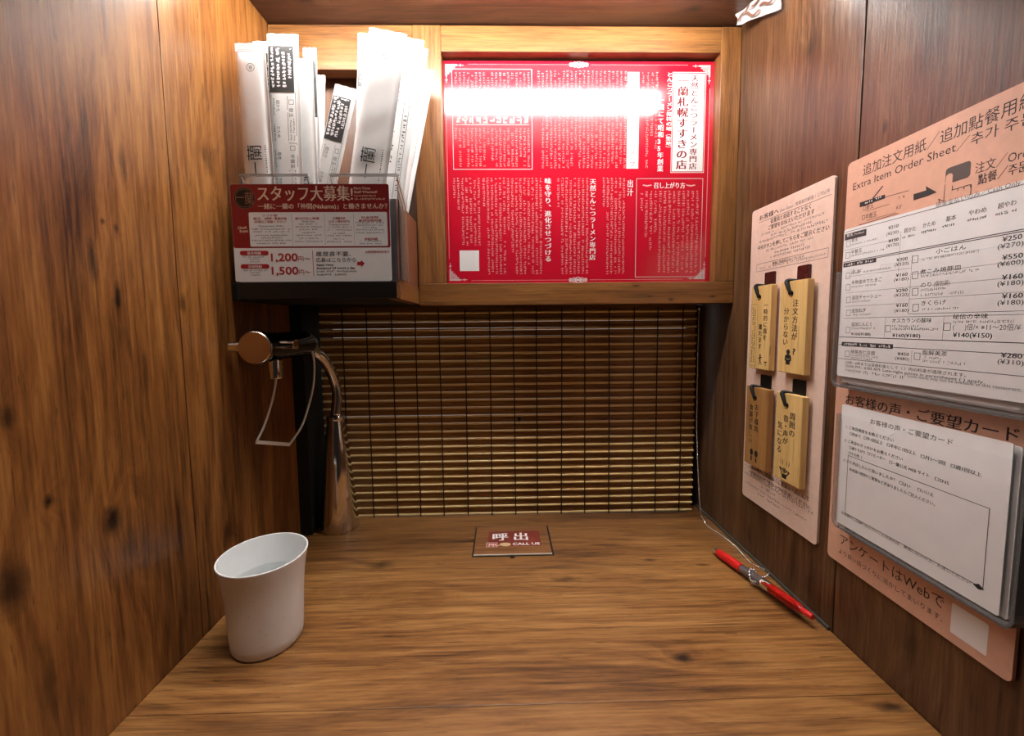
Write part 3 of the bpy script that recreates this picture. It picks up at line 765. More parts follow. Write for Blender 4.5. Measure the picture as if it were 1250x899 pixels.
obj('front_cap', lathe([(0, 0), (.0165, 0), (.0172, .0007), (.0172, .0028), (.0165, .0035), (0, .0035)], (TXc, .4270, TZc), (0, 1, 0), 56), mottled('satin_chrome', (.62, .50, .42), .22, .04, 60, metal=1.0), tp, smooth=35)
obj('cross_bar', lathe([(0, 0), (.0048, 0), (.0056, .001), (.0056, .014), (0, .014)], (TXc - .0305, .436, TZc + .0005), (1, 0, 0), 24), chrome, tp, smooth=35)
obj('cross_bar', lathe([(0, 0), (.0050, 0), (.0050, .012), (.0056, .013), (.0056, .0155), (0, .0155)], (TXc + .0155, .452, TZc + .002), (1, 0, 0), 24), chrome, tp, smooth=35)
obj('spout', lathe([(.0052, 0), (.0066, 0), (.0070, .001), (.0070, .020), (.0058, .021), (.0058, .002), (.0052, 0)], (TXc + .0090, .448, TZc - .0350), (0, 0, 1), 28), steel, tp, smooth=35)
lw = (0, 0, 0)
La = [(-.2616, 1.0078), (-.2621, .9908), (-.2647, .9662), (-.2691, .9403), (-.2745, .9237)]
Lb = [(-.2495, 1.0220), (-.2467, 1.0049), (-.2471, .9753), (-.2496, .9505), (-.2526, .9274), (-.2614, .9078)]
ya = (.468, .468, .462, .452, .445); yb = (.530, .530, .526, .516, .502, .488)
pa = spline([(p[0], y, p[1]) for p, y in zip(La, ya)], 6); pb = spline([(p[0], y, p[1]) for p, y in zip(Lb, yb)], 6)
wire = mat('polished_wire', (.95, .94, .92), .35, .55)
obj('lever_arm', tube(pa, .0012, 10), wire, tp, smooth=True); obj('lever_arm', tube(pb, .0013, 10), wire, tp, smooth=True)
obj('lever_bar', tube([pa[-1] + Vector((-.0005, 0, 0)), pb[-1]], 0, flat=((0, 0, 1), .0042, .0018)), wire, tp, .0004)

# ------------------------------------------------------------------ cup
cu = empty('cup', (-.2305, .3743, TZ), 'white speckled ceramic cup of water standing by the left wall', 'cup')
H = .0862
outer = [(0, .0018), (.0245, .0018), (.0262, .0004), (.0290, .0004), (.0305, .0030), (.0312, .010), (.0318, .025), (.0326, .045), (.0340, .062), (.0358, .075), (.0380, .0850), (.0381, .0860), (.0376, .0864), (.0368, .0860)]
obj('body', lathe(outer, (-.2305, .3743, TZ), seg=72), ceramic, cu, smooth=True)
obj('inside', lathe([(.0368, .0860), (.0346, .074), (.0322, .058), (.0305, .040), (.0295, .012), (.0270, .0075), (0, .0070)], (-.2305, .3743, TZ), seg=72), ceramic_in, cu, smooth=True)
wt = obj('water', lathe([(0, .0074), (.0266, .0079), (.0290, .0123), (.0299, .040), (.0318, .0585), (0, .0585)], (-.2305, .3743, TZ), seg=64), clear('water', (.97, .98, .98), .22, .03), None, smooth=30)
wt2 = wt; tag(wt2, 'clear water filling two thirds of the white cup', 'water')

# ------------------------------------------------------------------ call plate let into the counter
cpx0, cpx1, cpy0, cpy1 = -.0440, .0633, .5045, .5815
ca = empty('call_button_plate', (.0097, .543, TZ), 'wood-look call button plate marked 呼出 CALL US set in the counter', 'button')
obj('gasket', box(cpx0, cpx1, cpy0, cpy1, TZ + .0001, TZ + .0008), black, ca)
obj('plate', box(cpx0 + .0020, cpx1 - .0026, cpy0 + .0026, cpy1 - .0012, TZ + .0009, TZ + .0022), wood('wood_plate', (.36, .165, .055), (.24, .095, .030), (.09, .03, .01), 'X', 'Y', .4, (), 1.0, 12.0), ca, .0004)
obj('front_edge', box(cpx0 + .0020, cpx1 - .0026, cpy0 + .0008, cpy0 + .0024, TZ + .0009, TZ + .0020), mat('pale_edge', (.55, .50, .42), .4), ca)
CT = on_top(TZ + .0022)
def C2(cx, cy):
    """position on the plate from measured fractions (0..1 across, 0..1 down)"""
    return (cpx0 + cx * (cpx1 - cpx0), cpy1 - cy * (cpy1 - cpy0))
rp = Print(CT, .0002); a, b = C2(.185, .74), C2(.86, .22); rp.rect(a[0], b[0], a[1], b[1]); rp.build('red_ground', mottled('brick_red_print', (.20, .028, .016), .45, .1, 60), ca)
wp = Print(CT, .0004); wp.text('呼', C2(.245, .52), .021, .022, .05); wp.text('出', C2(.525, .52), .0185, .022, .05); wp.span('CALL US', C2(.50, .70), C2(.845, .70), .0080, .02)
wp.build('white_lettering', white_ink, ca)
pp = Print(CT, .0003); a, b = C2(.165, .75), C2(.305, .60); pp.frame(a[0], b[0], a[1], b[1], .0008); pp.text('押', (a[0] + .002, a[1] + .0018), .0105, .009, .05); pp.build('push_sign', pink_ink, ca)
hp = Print(CT, .0003); hc = C2(.405, .675); hp.disc(hc, .0078, .0046); hp.rect(hc[0] - .014, hc[0] - .003, hc[1] - .0030, hc[1] - .0012); hp.build('hand_sign', mat('beige_print', (.60, .42, .22), .5), ca)
bm = lathe([(0, 0), (.0035, 0), (.0035, .001), (0, .001)], (.0085, cpy0 - .0015, TZ + .0002), seg=16); obj('finger_notch', bm, black, ca)

# ------------------------------------------------------------------ ball-point pen
A = Vector((*(.2716, .5013), TZ + .0035)); Bp = Vector((*(.2992, .3676), TZ + .0105))
pn = empty('ballpoint_pen', (*A[:2], TZ), 'red ball-point pen with clear barrel lying tied to the ball chain', 'pen')
ax = (Bp - A); PLn = ax.length; ax.normalize()
def pen_part(name, prof, m, parent=pn, seg=28):
    return obj(name, lathe([(r, h * PLn) for r, h in prof], A + Vector((0, 0, .0022)), ax, seg), m, parent, smooth=40)
pen_part('tip', [(0, -.012), (.0007, -.011), (.0009, .006), (.0024, .010), (.0040, .066), (0, .066)], bright_chrome)
redrub = mottled('red_rubber', (.62, .012, .010), .38, .04, 60)
clr = mat('clear_barrel', (.93, .90, .90), .05); clr.node_tree.nodes['Principled BSDF'].inputs['Transmission Weight'].default_value = .95
redclr = mat('clear_red_plastic', (.75, .03, .02), .08); redclr.node_tree.nodes['Principled BSDF'].inputs['Transmission Weight'].default_value = .55
pen_part('grip', [(0, .062), (.0042, .062), (.0050, .085), (.0053, .16), (.0053, .30), (.0051, .345), (0, .345)], redrub)
pen_part('barrel', [(.0046, .345), (.0050, .35), (.0050, .57), (.0046, .575)], clr)
pen_part('refill', [(0, .345), (.0026, .345), (.0026, .62), (0, .62)], mottled('grey_refill', (.16, .10, .10), .4))
pen_part('metal_ring', [(0, .575), (.0053, .575), (.0055, .585), (.0055, .635), (.0053, .645), (0, .645)], bright_chrome)
pen_part('upper_barrel', [(.0050, .645), (.0053, .65), (.0053, .84), (.0044, .90), (.0036, .92)], redclr)
pen_part('inner_sleeve', [(0, .66), (.0030, .66), (.0034, .74), (.0034, .88), (0, .88)], mottled('orange_red_plastic', (.85, .10, .02), .35))
pen_part('push_button', [(0, .88), (.0030, .88), (.0030, .985), (.0026, 1.0), (0, 1.0)], redrub)
side = Vector((ax.y, -ax.x, 0)).normalized(); sd = (side * .75 + Vector((0, 0, .66))).normalized(); off = A + Vector((0, 0, .0022))
cl = [off + ax * PLn * .60 + sd * .0058, off + ax * PLn * .63 + sd * .0088, off + ax * PLn * .75 + sd * .0088, off + ax * PLn * .88 + sd * .0078, off + ax * PLn * .895 + sd * .0062]
obj('clip', tube(spline(cl, 4), 0, flat=(side.cross(ax), .0012, .0040)), redclr, pn)
obj('clip_root', tube([off + ax * PLn * .59 + sd * .0030, off + ax * PLn * .60 + sd * .0085], .0020, 10), chrome, pn)

# ------------------------------------------------------------------ ball chain
def beads(path, step=.0032, r=.00128):
    V = []; Fc = []; pts = []; acc = 0; last = path[0]; pts.append(last)
    for a, b in zip(path, path[1:]):
        L = (b - a).length; 
        while acc + L >= step:
            f = (step - acc) / L; a = a + (b - a) * f; L = (b - a).length; acc = 0; pts.append(a.copy())
            if L < 1e-9: break
        acc += L
    bm = bmesh.new()
    for p in pts: bmesh.ops.create_icosphere(bm, subdivisions=1, radius=r, matrix=Matrix.Translation(p))
    return bm
ch = empty('ball_chain', (.2975, .612, TZ), 'thin silver ball chain hanging beside the blind and running to the red pen', 'chain')
top = (.2970, .6100, 1.0700)
q0 = (.3088, .7665)
tbl = [(.3037, .5942), (.2979, .5679), (.3041, .5477), (.3079, .5136), (.3057, .4781), (.3122, .4651), (.3149, .4576), (.3093, .4507), (.2968, .4457)]
path = spline([top, (.2972, .6100, .98), (.2985, .610, .88), (q0[0] - .004, .610, .785), (tbl[0][0], .600, TZ + .006)] + [(x, y, TZ + .0013) for x, y in tbl], 10)
obj('hanging_run', beads(path), bright_chrome, ch, smooth=True, kind='stuff')
cpt = off + ax * PLn * .475
loop = [cpt + (side * math.cos(t) + Vector((0, 0, 1)) * math.sin(t)) * .0068 + ax * (.0015 * math.cos(t) - .004 * math.sin(t)) for t in [2 * math.pi * i / 28 for i in range(29)]]
loop = [Vector((p.x, p.y, max(p.z, TZ + .0012))) for p in loop]
obj('loop', beads(loop), bright_chrome, ch, smooth=True, kind='stuff')
l2 = spline([tuple(Vector((tbl[-1][0], tbl[-1][1], TZ + .0013))), tuple(off + ax * PLn * .44 + Vector((0, 0, .0072))), tuple(off + ax * PLn * .50 + side * .0075), tuple(off + ax * PLn * .56 + side * .0080 + Vector((0, 0, .002)))], 8)
obj('pen_link', beads(l2), bright_chrome, ch, smooth=True, kind='stuff')
obj('end_eye', lathe([(0, -.003), (.002, -.002), (.002, .002), (0, .003)], (.2970, .6100, 1.0735), seg=12), chrome, ch, smooth=True)

# ------------------------------------------------------------------ notice board with the four wooden tags
bA = empty('notice_board', (WR, .4485, .825), 'pinkish-tan notice board on the right wall holding four wooden tags', 'notice board')
BT = .0026
RW = on_right(WR)
obj('panel', prism(rrect(-.5119, -.3850, .8250, 1.1885, .004), RW, .0002, BT), board_tan, bA)
PW = on_right(WR - BT)
k = Print(PW); g = Print(PW)
k.span('お客様へ', (-.4969, 1.1750), (-.4625, 1.1735), .0066, .02)
g.span('Dear Guest / 致貴賓的顧客 / 고객님께', (-.4603, 1.1750), (-.3913, 1.1735), .0044)
k.rule((-.4985, 1.1718), (-.3884, 1.1713), .0004)
k.span('従業員と会話することなく', (-.4761, 1.1658), (-.4138, 1.1658), .0058, .02)
k.span('ご要望をお伝えいただけます', (-.4798, 1.1594), (-.4089, 1.1591), .0058, .02)
def small(p, a, b, h, n, w=.2):
    t = (a[1] + b[1]) / 2; p.specks(a[0], b[0], t, t + h, n, weight=w, gap=.1)
small(g, (-.4922, 1.1549), (-.3955, 1.1538), .0030, 46)
small(g, (-.4748, 1.1501), (-.4121, 1.1499), .0034, 24)
small(g, (-.4961, 1.1468), (-.3911, 1.1453), .0034, 38)
k.span('中央ボタンを押してこちらをご提示ください', (-.4982, 1.1390), (-.3890, 1.1388), .0058, .02)
small(g, (-.4824, 1.1340), (-.4063, 1.1339), .0030, 36)
small(g, (-.4672, 1.1292), (-.4201, 1.1294), .0034, 16)
small(g, (-.4769, 1.1249), (-.4118, 1.1251), .0034, 24)
a, b = (-.4994, 1.1221), (-.3893, 1.1213); c = (-.3886, 1.1107); d = (-.4985, 1.1142)
k.frame(a[0], c[0], (c[1] + d[1]) / 2, (a[1] + b[1]) / 2, .0004)
k.span('裏面に英語表記がございます', (-.4699, 1.1169), (-.4203, 1.1178), .0036, .02)
small(g, (-.4933, 1.1163), (-.3918, 1.1131), .0026, 44)
k.span('その他のご要望は「ご要望カード」にて', (-.4944, .8645), (-.3974, .8673), .0058, .02)
k.span('ご記入の上、スタッフへお渡しください', (-.4948, .8554), (-.3960, .8602), .0058, .02)
for i, (x0, y0, x1, y1, n, h) in enumerate(((45, 562, 300, 702, 40, .0026), (60, 592, 200, 668, 18, .0030), (50, 590, 330, 755, 34, .0030), (130, 660, 190, 697, 9, .003), (60, 615, 300, 780, 40, .0026), (110, 672, 190, 715, 10, .0030))):
    z = .8655 - i * .0056
    xa, xb = ((-.507, -.398), (-.500, -.430), (-.509, -.391), (-.474, -.445), (-.508, -.400), (-.480, -.440))[i]
    g.specks(xa, xb, z, z + h, n, weight=.2)
k.build('printed_text', ink, bA); g.build('small_text', grey_ink, bA)

TAGS = [
 ('upper left wooden tag on the notice board, reading 一時的に席を離れます, with walking figure', .4915, .4545, .9950, 1.0937, tag_wood, 'away', board_tan),
 ('upper right wooden tag on the notice board, reading 注文方法が分からない, with figure and question mark', .4395, .4000, .9962, 1.0937, tag_wood, 'ask', board_tan),
 ('lower left, darker wooden tag on the notice board, about tableware for children', .4940, .4530, .8757, .9728, tag_wood_dark, 'child', board_tan),
 ('lower right wooden tag on the notice board, reading 周囲の音・声が気になる, with figure covering its ears', .4392, .3994, .8778, .9743, tag_wood, 'noise', board_tan)]
brown_plastic = mottled('dark_brown_plastic', (.050, .012, .009), .25, .1, 40)
for i, (lab, yn, yf, z0, z1, m, kd, _) in enumerate(TAGS):
    s0, s1 = -yn, -yf; w_ = s1 - s0
    hk = empty('tag_hook', (WR - BT, -(s0 + s1) / 2 - .004, z1), ('brown glossy hook plate above the %s tag' % ('upper left', 'upper right')[i]) if i < 2 else ('black glossy hook plate above the %s tag' % ('lower left', 'lower right')[i - 2]), 'hook', 'hook plates on the notice board')
    sc_ = s0 + w_ * .56
    obj('plate', prism(rrect(sc_ - .0085, sc_ + .0085, z1 - .016, z1 + .0155, .0015), on_right(WR - BT), .0001, .0024), brown_plastic if i < 2 else black, hk)
    hx, hz = s0 + w_ * .40, z1 - .0135
    obj('peg', lathe([(0, 0), (.0016, 0), (.0016, .0095), (.0024, .0098), (.0024, .0112), (0, .0112)], (WR - BT - .0002, -hx, hz + .0015), (-1, 0, 0), 12), black, hk)
    tg = empty('wooden_tag', (WR - .006, -(s0 + s1) / 2, z0), lab, 'tag', 'wooden tags on the notice board')
    # board with a hole, chamfered long edges
    t0_, t1_ = .0056, .0125
    hr = .0034; n = 20
    bm = bmesh.new(); RWp = on_right(WR)
    outl = [(s0, z0), (s1, z0), (s1, z1), (s0, z1)]
    def ringpts(r, n=20): return [(hx + r * math.cos(2 * math.pi * q / n), hz + r * math.sin(2 * math.pi * q / n)) for q in range(n)]
    def sq(q):   # point on the outline in direction of hole point q
        a_ = 2 * math.pi * q / n; dx, dz = math.cos(a_), math.sin(a_); best = 1e9
        for lim, comp, o_ in ((s0, dx, hx), (s1, dx, hx), (z0, dz, hz), (z1, dz, hz)):
            if abs(comp) > 1e-6:
                f = (lim - o_) / comp
                if f > 0: best = min(best, f)
        return (hx + dx * best, hz + dz * best)
    import itertools
    angs = sorted([2 * math.pi * q / n for q in range(n)] + [math.atan2(z - hz, s - hx) % (2 * math.pi) for s, z in outl])
    def far(a_):
        dx, dz = math.cos(a_), math.sin(a_); best = 1e9
        for lim, comp, o_ in ((s0, dx, hx), (s1, dx, hx), (z0, dz, hz), (z1, dz, hz)):
            if abs(comp) > 1e-6:
                f = (lim - o_) / comp
                if f > 0: best = min(best, f)
        return (hx + dx * best, hz + dz * best)
    R = []
    for h, which in ((t0_, 'o'), (t1_, 'o'), (t1_, 'i'), (t0_, 'i')):
        R.append([bm.verts.new(RWp(*(far(a_) if which == 'o' else (hx + hr * math.cos(a_), hz + hr * math.sin(a_))), h)) for a_ in angs])
    nn = len(angs)
    for a_, b_ in zip(R, R[1:] + R[:1]):
        for q in range(nn): bm.faces.new((a_[q], a_[(q + 1) % nn], b_[(q + 1) % nn], b_[q]))
    bmesh.ops.recalc_face_normals(bm, faces=bm.faces[:])
    obj('board', bm, m, tg, .0007)
    cord = spline([RWp(sc_ - .003, z1 + .0005, .0060), RWp(hx - .0045, z1 + .0008, .0135), RWp(hx - .0025, z1 - .0050, .0142), RWp(hx, hz + .001, .0128), RWp(hx + .0005, hz - .0005, .0085)], 6)
    obj('cord', tube(cord, [.0010 + .0012 * math.sin(math.pi * min(1, q / 20)) for q in range(len(cord))], 10), black_matt, tg, smooth=True)
    p = Print(on_right(WR - t1_)); zz = lambda f: z1 - f * (z1 - z0); xx = lambda f: s0 + f * w_
    if kd == 'away':
        p.column('一時的に席を', xx(.76), zz(.20), zz(.65), .0078, .02); p.column('離れます', xx(.53), zz(.45), zz(.76), .0066, .02)
        p.frame(xx(.03), xx(.36), zz(.97), zz(.215), .0003)
        for q in (.09, .20): p.specks(xx(q), xx(q + .07), zz(.93), zz(.25), 24, True, 3, .05, .22)
        c = (xx(.57), zz(.86)); p.disc((c[0], c[1] + .0030), .0013); p.rule((c[0], c[1] + .0018), (c[0], c[1] - .0035), .0022)
        p.rule((c[0] - .0036, c[1] - .0006), (c[0] + .0036, c[1] + .0008), .0011)
        p.rule((c[0], c[1] - .003), (c[0] - .0024, c[1] - .0085), .0012); p.rule((c[0], c[1] - .003), (c[0] + .0030, c[1] - .0080), .0012)
        c = (xx(.84), zz(.92)); p.rule((c[0] - .003, c[1] + .0016), (c[0] + .003, c[1] + .0016), .0011); p.rule((c[0], c[1] + .0016), (c[0], c[1] - .0030), .0011)
    elif kd == 'ask':
        p.column('注文方法が', xx(.60), zz(.195), zz(.64), .0090, .02); p.column('分からない', xx(.27), zz(.28), zz(.70), .0084, .02)
        c = (xx(.40), zz(.82)); p.disc((c[0], c[1] + .0052), .0028); p.poly([(c[0] - .0050, c[1] - .0035), (c[0] - .0046, c[1] + .0005), (c[0] - .0028, c[1] + .0024), (c[0] + .0028, c[1] + .0024), (c[0] + .0046, c[1] + .0005), (c[0] + .0052, c[1] - .0035), (c[0] + .0030, c[1] - .0052), (c[0] + .0030, c[1] - .0085), (c[0] - .0030, c[1] - .0085), (c[0] - .0030, c[1] - .0052)])
        p.text('?', (xx(.56), zz(.79)), .0042, .0090, .03)
        wq = Print(on_right(WR - t1_), .0005); wq.rule((c[0] - .0030, c[1] - .0016), (c[0], c[1] - .0030), .0005); wq.rule((c[0], c[1] - .0030), (c[0] + .0032, c[1] - .0020), .0005); wq.build('figure_outline', m, tg)
    elif kd == 'child':
        p.column('お子様用', xx(.52), zz(.20), zz(.56), .0078, .03); p.column('食器が欲しい', xx(.26), zz(.22), zz(.73), .0070, .03)
        for q in (.34, .56):
            p.disc((xx(q), zz(.83)), .0032, .0040); p.rect(xx(q) - .0012, xx(q) + .0012, zz(.94), zz(.88))
    else:
        p.column('周囲の', xx(.66), zz(.19), zz(.47), .0088, .02); p.column('音・声が', xx(.42), zz(.24), zz(.58), .0086, .02); p.column('気になる', xx(.20), zz(.33), zz(.70), .0084, .02)
        c = (xx(.44), zz(.885)); p.ring((c[0], c[1] + .0010), .0030, .0009); p.disc((c[0], c[1] + .0010), .0016)
        p.rule((c[0] - .0026, c[1] + .0012), (c[0] - .0078, c[1] + .0030), .0014); p.rule((c[0] - .0078, c[1] + .0030), (c[0] - .0030, c[1] - .0040), .0014)
        p.rule((c[0] + .0026, c[1] + .0012), (c[0] + .0078, c[1] + .0010), .0014); p.rule((c[0] + .0078, c[1] + .0010), (c[0] + .0030, c[1] - .0040), .0014)
        p.poly([(c[0] - .0040, c[1] - .0028), (c[0] + .0040, c[1] - .0028), (c[0] + .0034, c[1] - .0078), (c[0] - .0034, c[1] - .0078)])
        for q, a_ in ((-.0055, .0012), (-.0025, .0006), (.0030, -.0008), (.0062, -.0012)): p.rule((c[0] + q, c[1] + .0068), (c[0] + q - a_, c[1] + .0122), .0008)
    p.build('printed_text', ink, tg)

# ------------------------------------------------------------------ salmon information board
bB = empty('information_board', (WR, .30, .825), 'large salmon board on the right wall behind the order sheets and comment cards', 'notice board')
obj('panel', prism(rrect(-.3712, -.2280, .8243, 1.1925, .004), RW, .0002, .0026), board_orange, bB)
k = Print(PW); w = Print(PW, .0005)
k.span('追加注文用紙／追加點餐用紙', (-.3552, 1.1770), (-.3026, 1.1763), .0104, .004, '追加注文用紙')
k.span('Extra Item Order Sheet／추가 주문', (-.3646, 1.1668), (-.2823, 1.1671), .0086, .008, 'Extra Item Order Sheet')
k.poly([(-.3565, 1.1500), (-.3330, 1.1506), (-.3332, 1.1538), (-.3568, 1.1542)]); k.rule((-.3442, 1.1540), (-.3356, 1.1613), .0011)
k.rule((-.3331, 1.1517), (-.3135, 1.1505), .0004)
small(w, (-.3518, 1.1514), (-.3358, 1.1514), .0020, 8)
k.span('□替玉', (-.3529, 1.1466), (-.3433, 1.1462), .0050); k.rule((-.3505, 1.1449), (-.3290, 1.1448), .0003)
k.span('□半替玉', (-.3536, 1.1388), (-.3398, 1.1381), .0050); k.rule((-.3491, 1.1369), (-.3231, 1.1365), .0003)
k.rule((-.3564, 1.1348), (-.3208, 1.1354), .0005)
small(k, (-.3230, 1.1458), (-.3164, 1.1455), .0030, 4); small(k, (-.3228, 1.1387), (-.3163, 1.1383), .0030, 4)
k.poly([(-.3094, 1.1418), (-.3098, 1.1466), (-.3004, 1.1465), (-.3010, 1.1497), (-.2929, 1.1427), (-.2995, 1.1419)])
a, b = (-.2878, 1.1456), (-.2723, 1.1487)
kk = Print(PW); t1, t0 = ((-.2882, 1.1572)[1] + (-.2729, 1.1569)[1]) / 2, ((-.2880, 1.1459)[1] + (-.2724, 1.1463)[1]) / 2
kk.poly(rrect(a[0], b[0], t0, t1, .0022)); kk.build('tablet_mark', mat('dark_grey_print', (.075, .058, .050), .5), bB)
h_ = Print(PW, .0006)
hb = (-.2852, 1.1459)
h_.poly(rrect(hb[0] - .0022, hb[0] + .0022, hb[1] - .0085, hb[1] + .0070, .0020)); h_.build('finger_mark', board_orange, bB)
k.rule((hb[0] - .0024, hb[1] + .0004), (hb[0] - .0026, hb[1] - .011), .0005); k.rule((hb[0] + .0024, hb[1] - .0020), (hb[0] + .0024, hb[1] - .0052), .0005)
for q in range(3): k.rule((hb[0] + .0024 + q * .0038, hb[1] - .0048), (hb[0] + .0060 + q * .0038, hb[1] - .0050), .0005); k.rule((hb[0] + .0060 + q * .0038, hb[1] - .0050), (hb[0] + .0060 + q * .0038, hb[1] - .0068), .0005)
k.rule((hb[0] + .0140, hb[1] - .0050), (hb[0] + .0140, hb[1] - .018), .0005); k.rule((hb[0] - .0028, hb[1] - .011), (hb[0] - .0062, hb[1] - .0085), .0005); k.rule((hb[0] - .0062, hb[1] - .0085), (hb[0] - .0030, hb[1] - .018), .0005)
k.span('注文／Order', (-.2696, 1.1471), (-.2584, 1.1475), .0078, .01, '注文')
k.span('點餐／주문', (-.2675, 1.1397), (-.2572, 1.1396), .0072, .02, '點餐')
k.span('お客様の声・ご要望カード', (-.3598, .9752), (-.2349, .9766), .0104, .012)
k.span('アンケートはWebで', (-.3572, .8414), (-.2680, .8467), .0112, .010)
k.span('より良い店づくりに活かしてまいります。', (-.3581, .8337), (-.2680, .8350), .0052, .005)
a, b = (-.2601, .8538), (-.2395, .8332)
w.poly(rrect(-.2630, -.2414, .8312, .8530, .001))
k.build('printed_text', ink, bB); w.build('white_patch', white_ink, bB)

def pocket(name, loc, lab, s0, s1, t0, t1, notch):
    e = empty(name, loc, lab, 'pocket')
    r = .006; P = [(s0 + r + (s1 - s0 - 2 * r) * 0, t0)]
    P = [p for p in rrect(s0, s1, t0, t1, r)]
    # finger notch in the top edge
    n0 = notch; top = []
    P = P[6:]   # drop the top right round, start after it
    P2 = [(s1, t1)] + [(n0 + .0105 * math.cos(a_), t1 - .0075 * math.sin(a_)) for a_ in [math.pi * q / 10 for q in range(11)]] + [(s0, t1)] + [p for p in rrect(s0, s1, t0, t1, r)[12:]]
    obj('front_sheet', prism(P2, RW, .0176, .0188), acrylic_front, e)
    Pl = [(s0, t1), (s0, t0 + r), (s0 + .0018, t0 + r * .3), (s0 + r * .7, t0), (s1 - r * .7, t0), (s1 - .0018, t0 + r * .3), (s1, t0 + r), (s1, t1)]
    In = [(s0 + .0015, t1), (s0 + .0015, t0 + r), (s0 + .003, t0 + r * .5), (s0 + r, t0 + .0015), (s1 - r, t0 + .0015), (s1 - .003, t0 + r * .5), (s1 - .0015, t0 + r), (s1 - .0015, t1)]
    obj('edge_band', prism(Pl + In[::-1], RW, .0028, .0175), clear('pocket_edge_' + name, (.76, .73, .71), .2, .15), e)
    return e
pocket('order_sheet_pocket', (WR, .29, .9937), 'clear acrylic pocket on the salmon board around the order sheets', -.3600, -.2180, .9925, 1.0945, -.3270)
pocket('comment_card_pocket', (WR, .285, .868), 'clear acrylic pocket on the salmon board around the comment cards', -.3515, -.2185, .8660, .9685, -.3060)

# ------------------------------------------------------------------ order sheets
os_ = empty('order_sheet', (WR - .014, .295, 1.002), 'printed order sheet with prices, front one in the upper clear pocket', 'order sheet', 'order sheets in the upper pocket')
obj('sheet', prism(rrect(-.3577, -.2245, 1.0020, 1.1310, .002), RW, .0136, .0142), paper_grey, os_)
o2 = empty('order_sheet', (WR - .010, .295, .998), 'order sheet showing only its left and lower edge behind the front one', 'order sheet', 'order sheets in the upper pocket')
obj('sheet', prism(rrect(-.3590, -.2300, .9965, 1.1050, .002), RW, .0090, .0096), paper_grey, o2)
o3 = empty('order_sheet', (WR - .008, .295, .996), 'lowest order sheet, deepest in the upper clear pocket', 'order sheet', 'order sheets in the upper pocket')
obj('sheet', prism(rrect(-.3545, -.2260, .9945, 1.1000, .002), RW, .0060, .0066), paper_grey, o3)
PS = on_right(WR - .0142)
k = Print(PS); g = Print(PS); bp_ = Print(PS, .00025); wt_ = Print(PS, .0005)
def hrule(a, b, w_=.0004, pr=None): t = (a[1] + b[1]) / 2; (pr or k).rect(a[0], b[0], t - w_ / 2, t + w_ / 2)
def price(x, y, top, sub, wd=56): k.span(top, x, y, .0035, .012)
S0, S1 = -.3570, -.2250
def lineT(p, s0=S0, s1=S1, w_=.0004, pr=None): (pr or k).rect(s0, s1, p[1] - w_ / 2, p[1] + w_ / 2)
q = (-.2342, 1.1277); g.span('現金支払いのみ／Cash Only', (-.2821, 1.1292), (-.2358, 1.1285), .0040, .01)
lineT((-.2717, 1.1286))
a, b = (-.3570, 1.1243), (-.3356, 1.1261); bp_.rect(S0 + .0003, b[0], (-.3458, 1.1230)[1] - .0015, (-.3460, 1.1258)[1] + .0012)
wt_.span('替玉', (-.3547, 1.1243), (-.3486, 1.1244), .0028); small(wt_, (-.3477, 1.1239), (-.3372, 1.1241), .0018, 8)
def item(box_, name, nb, sub=None, n=16):
    """check box, dish name, small English line"""
    k.frame(box_[0] - .0022, box_[0] + .0022, box_[1] - .0026, box_[1] + .0026, .0003)
    k.span(name, nb[0], nb[1], .0038, .004)
    if sub: small(g, sub[0], sub[1], .0020, n)
item((-.3528, 1.1180), '替玉', ((-.3496, 1.1189), (-.3435, 1.1192)), ((-.3499, 1.1154), (-.3251, 1.1159)), 20)
k.span('¥210', (-.3163, 1.1217), (-.3082, 1.1219), .0035, .012); k.span('(¥230)', (-.3175, 1.1173), (-.3077, 1.1174), .0033, .008)
item((-.3525, 1.1082), '半替玉', ((-.3495, 1.1085), (-.3389, 1.1092)), ((-.3493, 1.1054), (-.3185, 1.1071)), 24)
k.span('¥150', (-.3155, 1.1115), (-.3075, 1.1115), .0035, .012); k.span('(¥170)', (-.3169, 1.1079), (-.3071, 1.1080), .0033, .008)
for x0, x1, y, t, e in ((378, 440, 838, '超かた', 'extra firm'), (478, 548, 805, 'かため', 'firm'), (605, 662, 768, '基本', 'medium'), (730, 828, 737, 'やわめ', 'soft'), (890, 992, 700, '超やわ', 'extra soft')):
    pass
k2 = [('超かた', (-.3036, 1.1161), (-.2949, 1.1168)), ('かため', (-.2900, 1.1168), (-.2815, 1.1172)), ('基本', (-.2749, 1.1175), (-.2686, 1.1178)), ('やわめ', (-.2614, 1.1179), (-.2517, 1.1181)), ('超やわ', (-.2459, 1.1179), (-.2370, 1.1180))]
for t, a, b in k2: g.span(t, a, b, .0038, .015); m_ = (a[0] + b[0]) / 2; g.specks(m_ - .0052, m_ + .0052, (a[1] + b[1]) / 2 - .0042, (a[1] + b[1]) / 2 - .0022, 8, weight=.3)
a, b = (-.3061, 1.1209), (-.3051, 1.1113); g.rect(a[0], a[0] + .0002, 1.0880, 1.1180)
t_ = (-.2607, 1.0996); lineT((-.2727, 1.1027), w_=.0005); lineT((-.2999, 1.1015), w_=.0005)
tt = (-.2999, 1.1015)[1]; bp_.rect(S0 + .0003, (-.3251, 1.1019)[0], tt - .0034, tt); small(wt_, (S0 + .002, tt - .0026), ((-.3268, 1.1006)[0], tt - .0026), .0020, 14, .3)
lineT((-.3249, 1.1130), S0, (-.3075, 1.1126)[0], .0002, g)
rows = (('替え肉', None), )
vx = (-.2963, 1.0738)[0]
z_r = [(-.3252, 1.0905)[1], (-.3244, 1.0779)[1], (-.3236, 1.0662)[1], (-.3229, 1.0561)[1]]
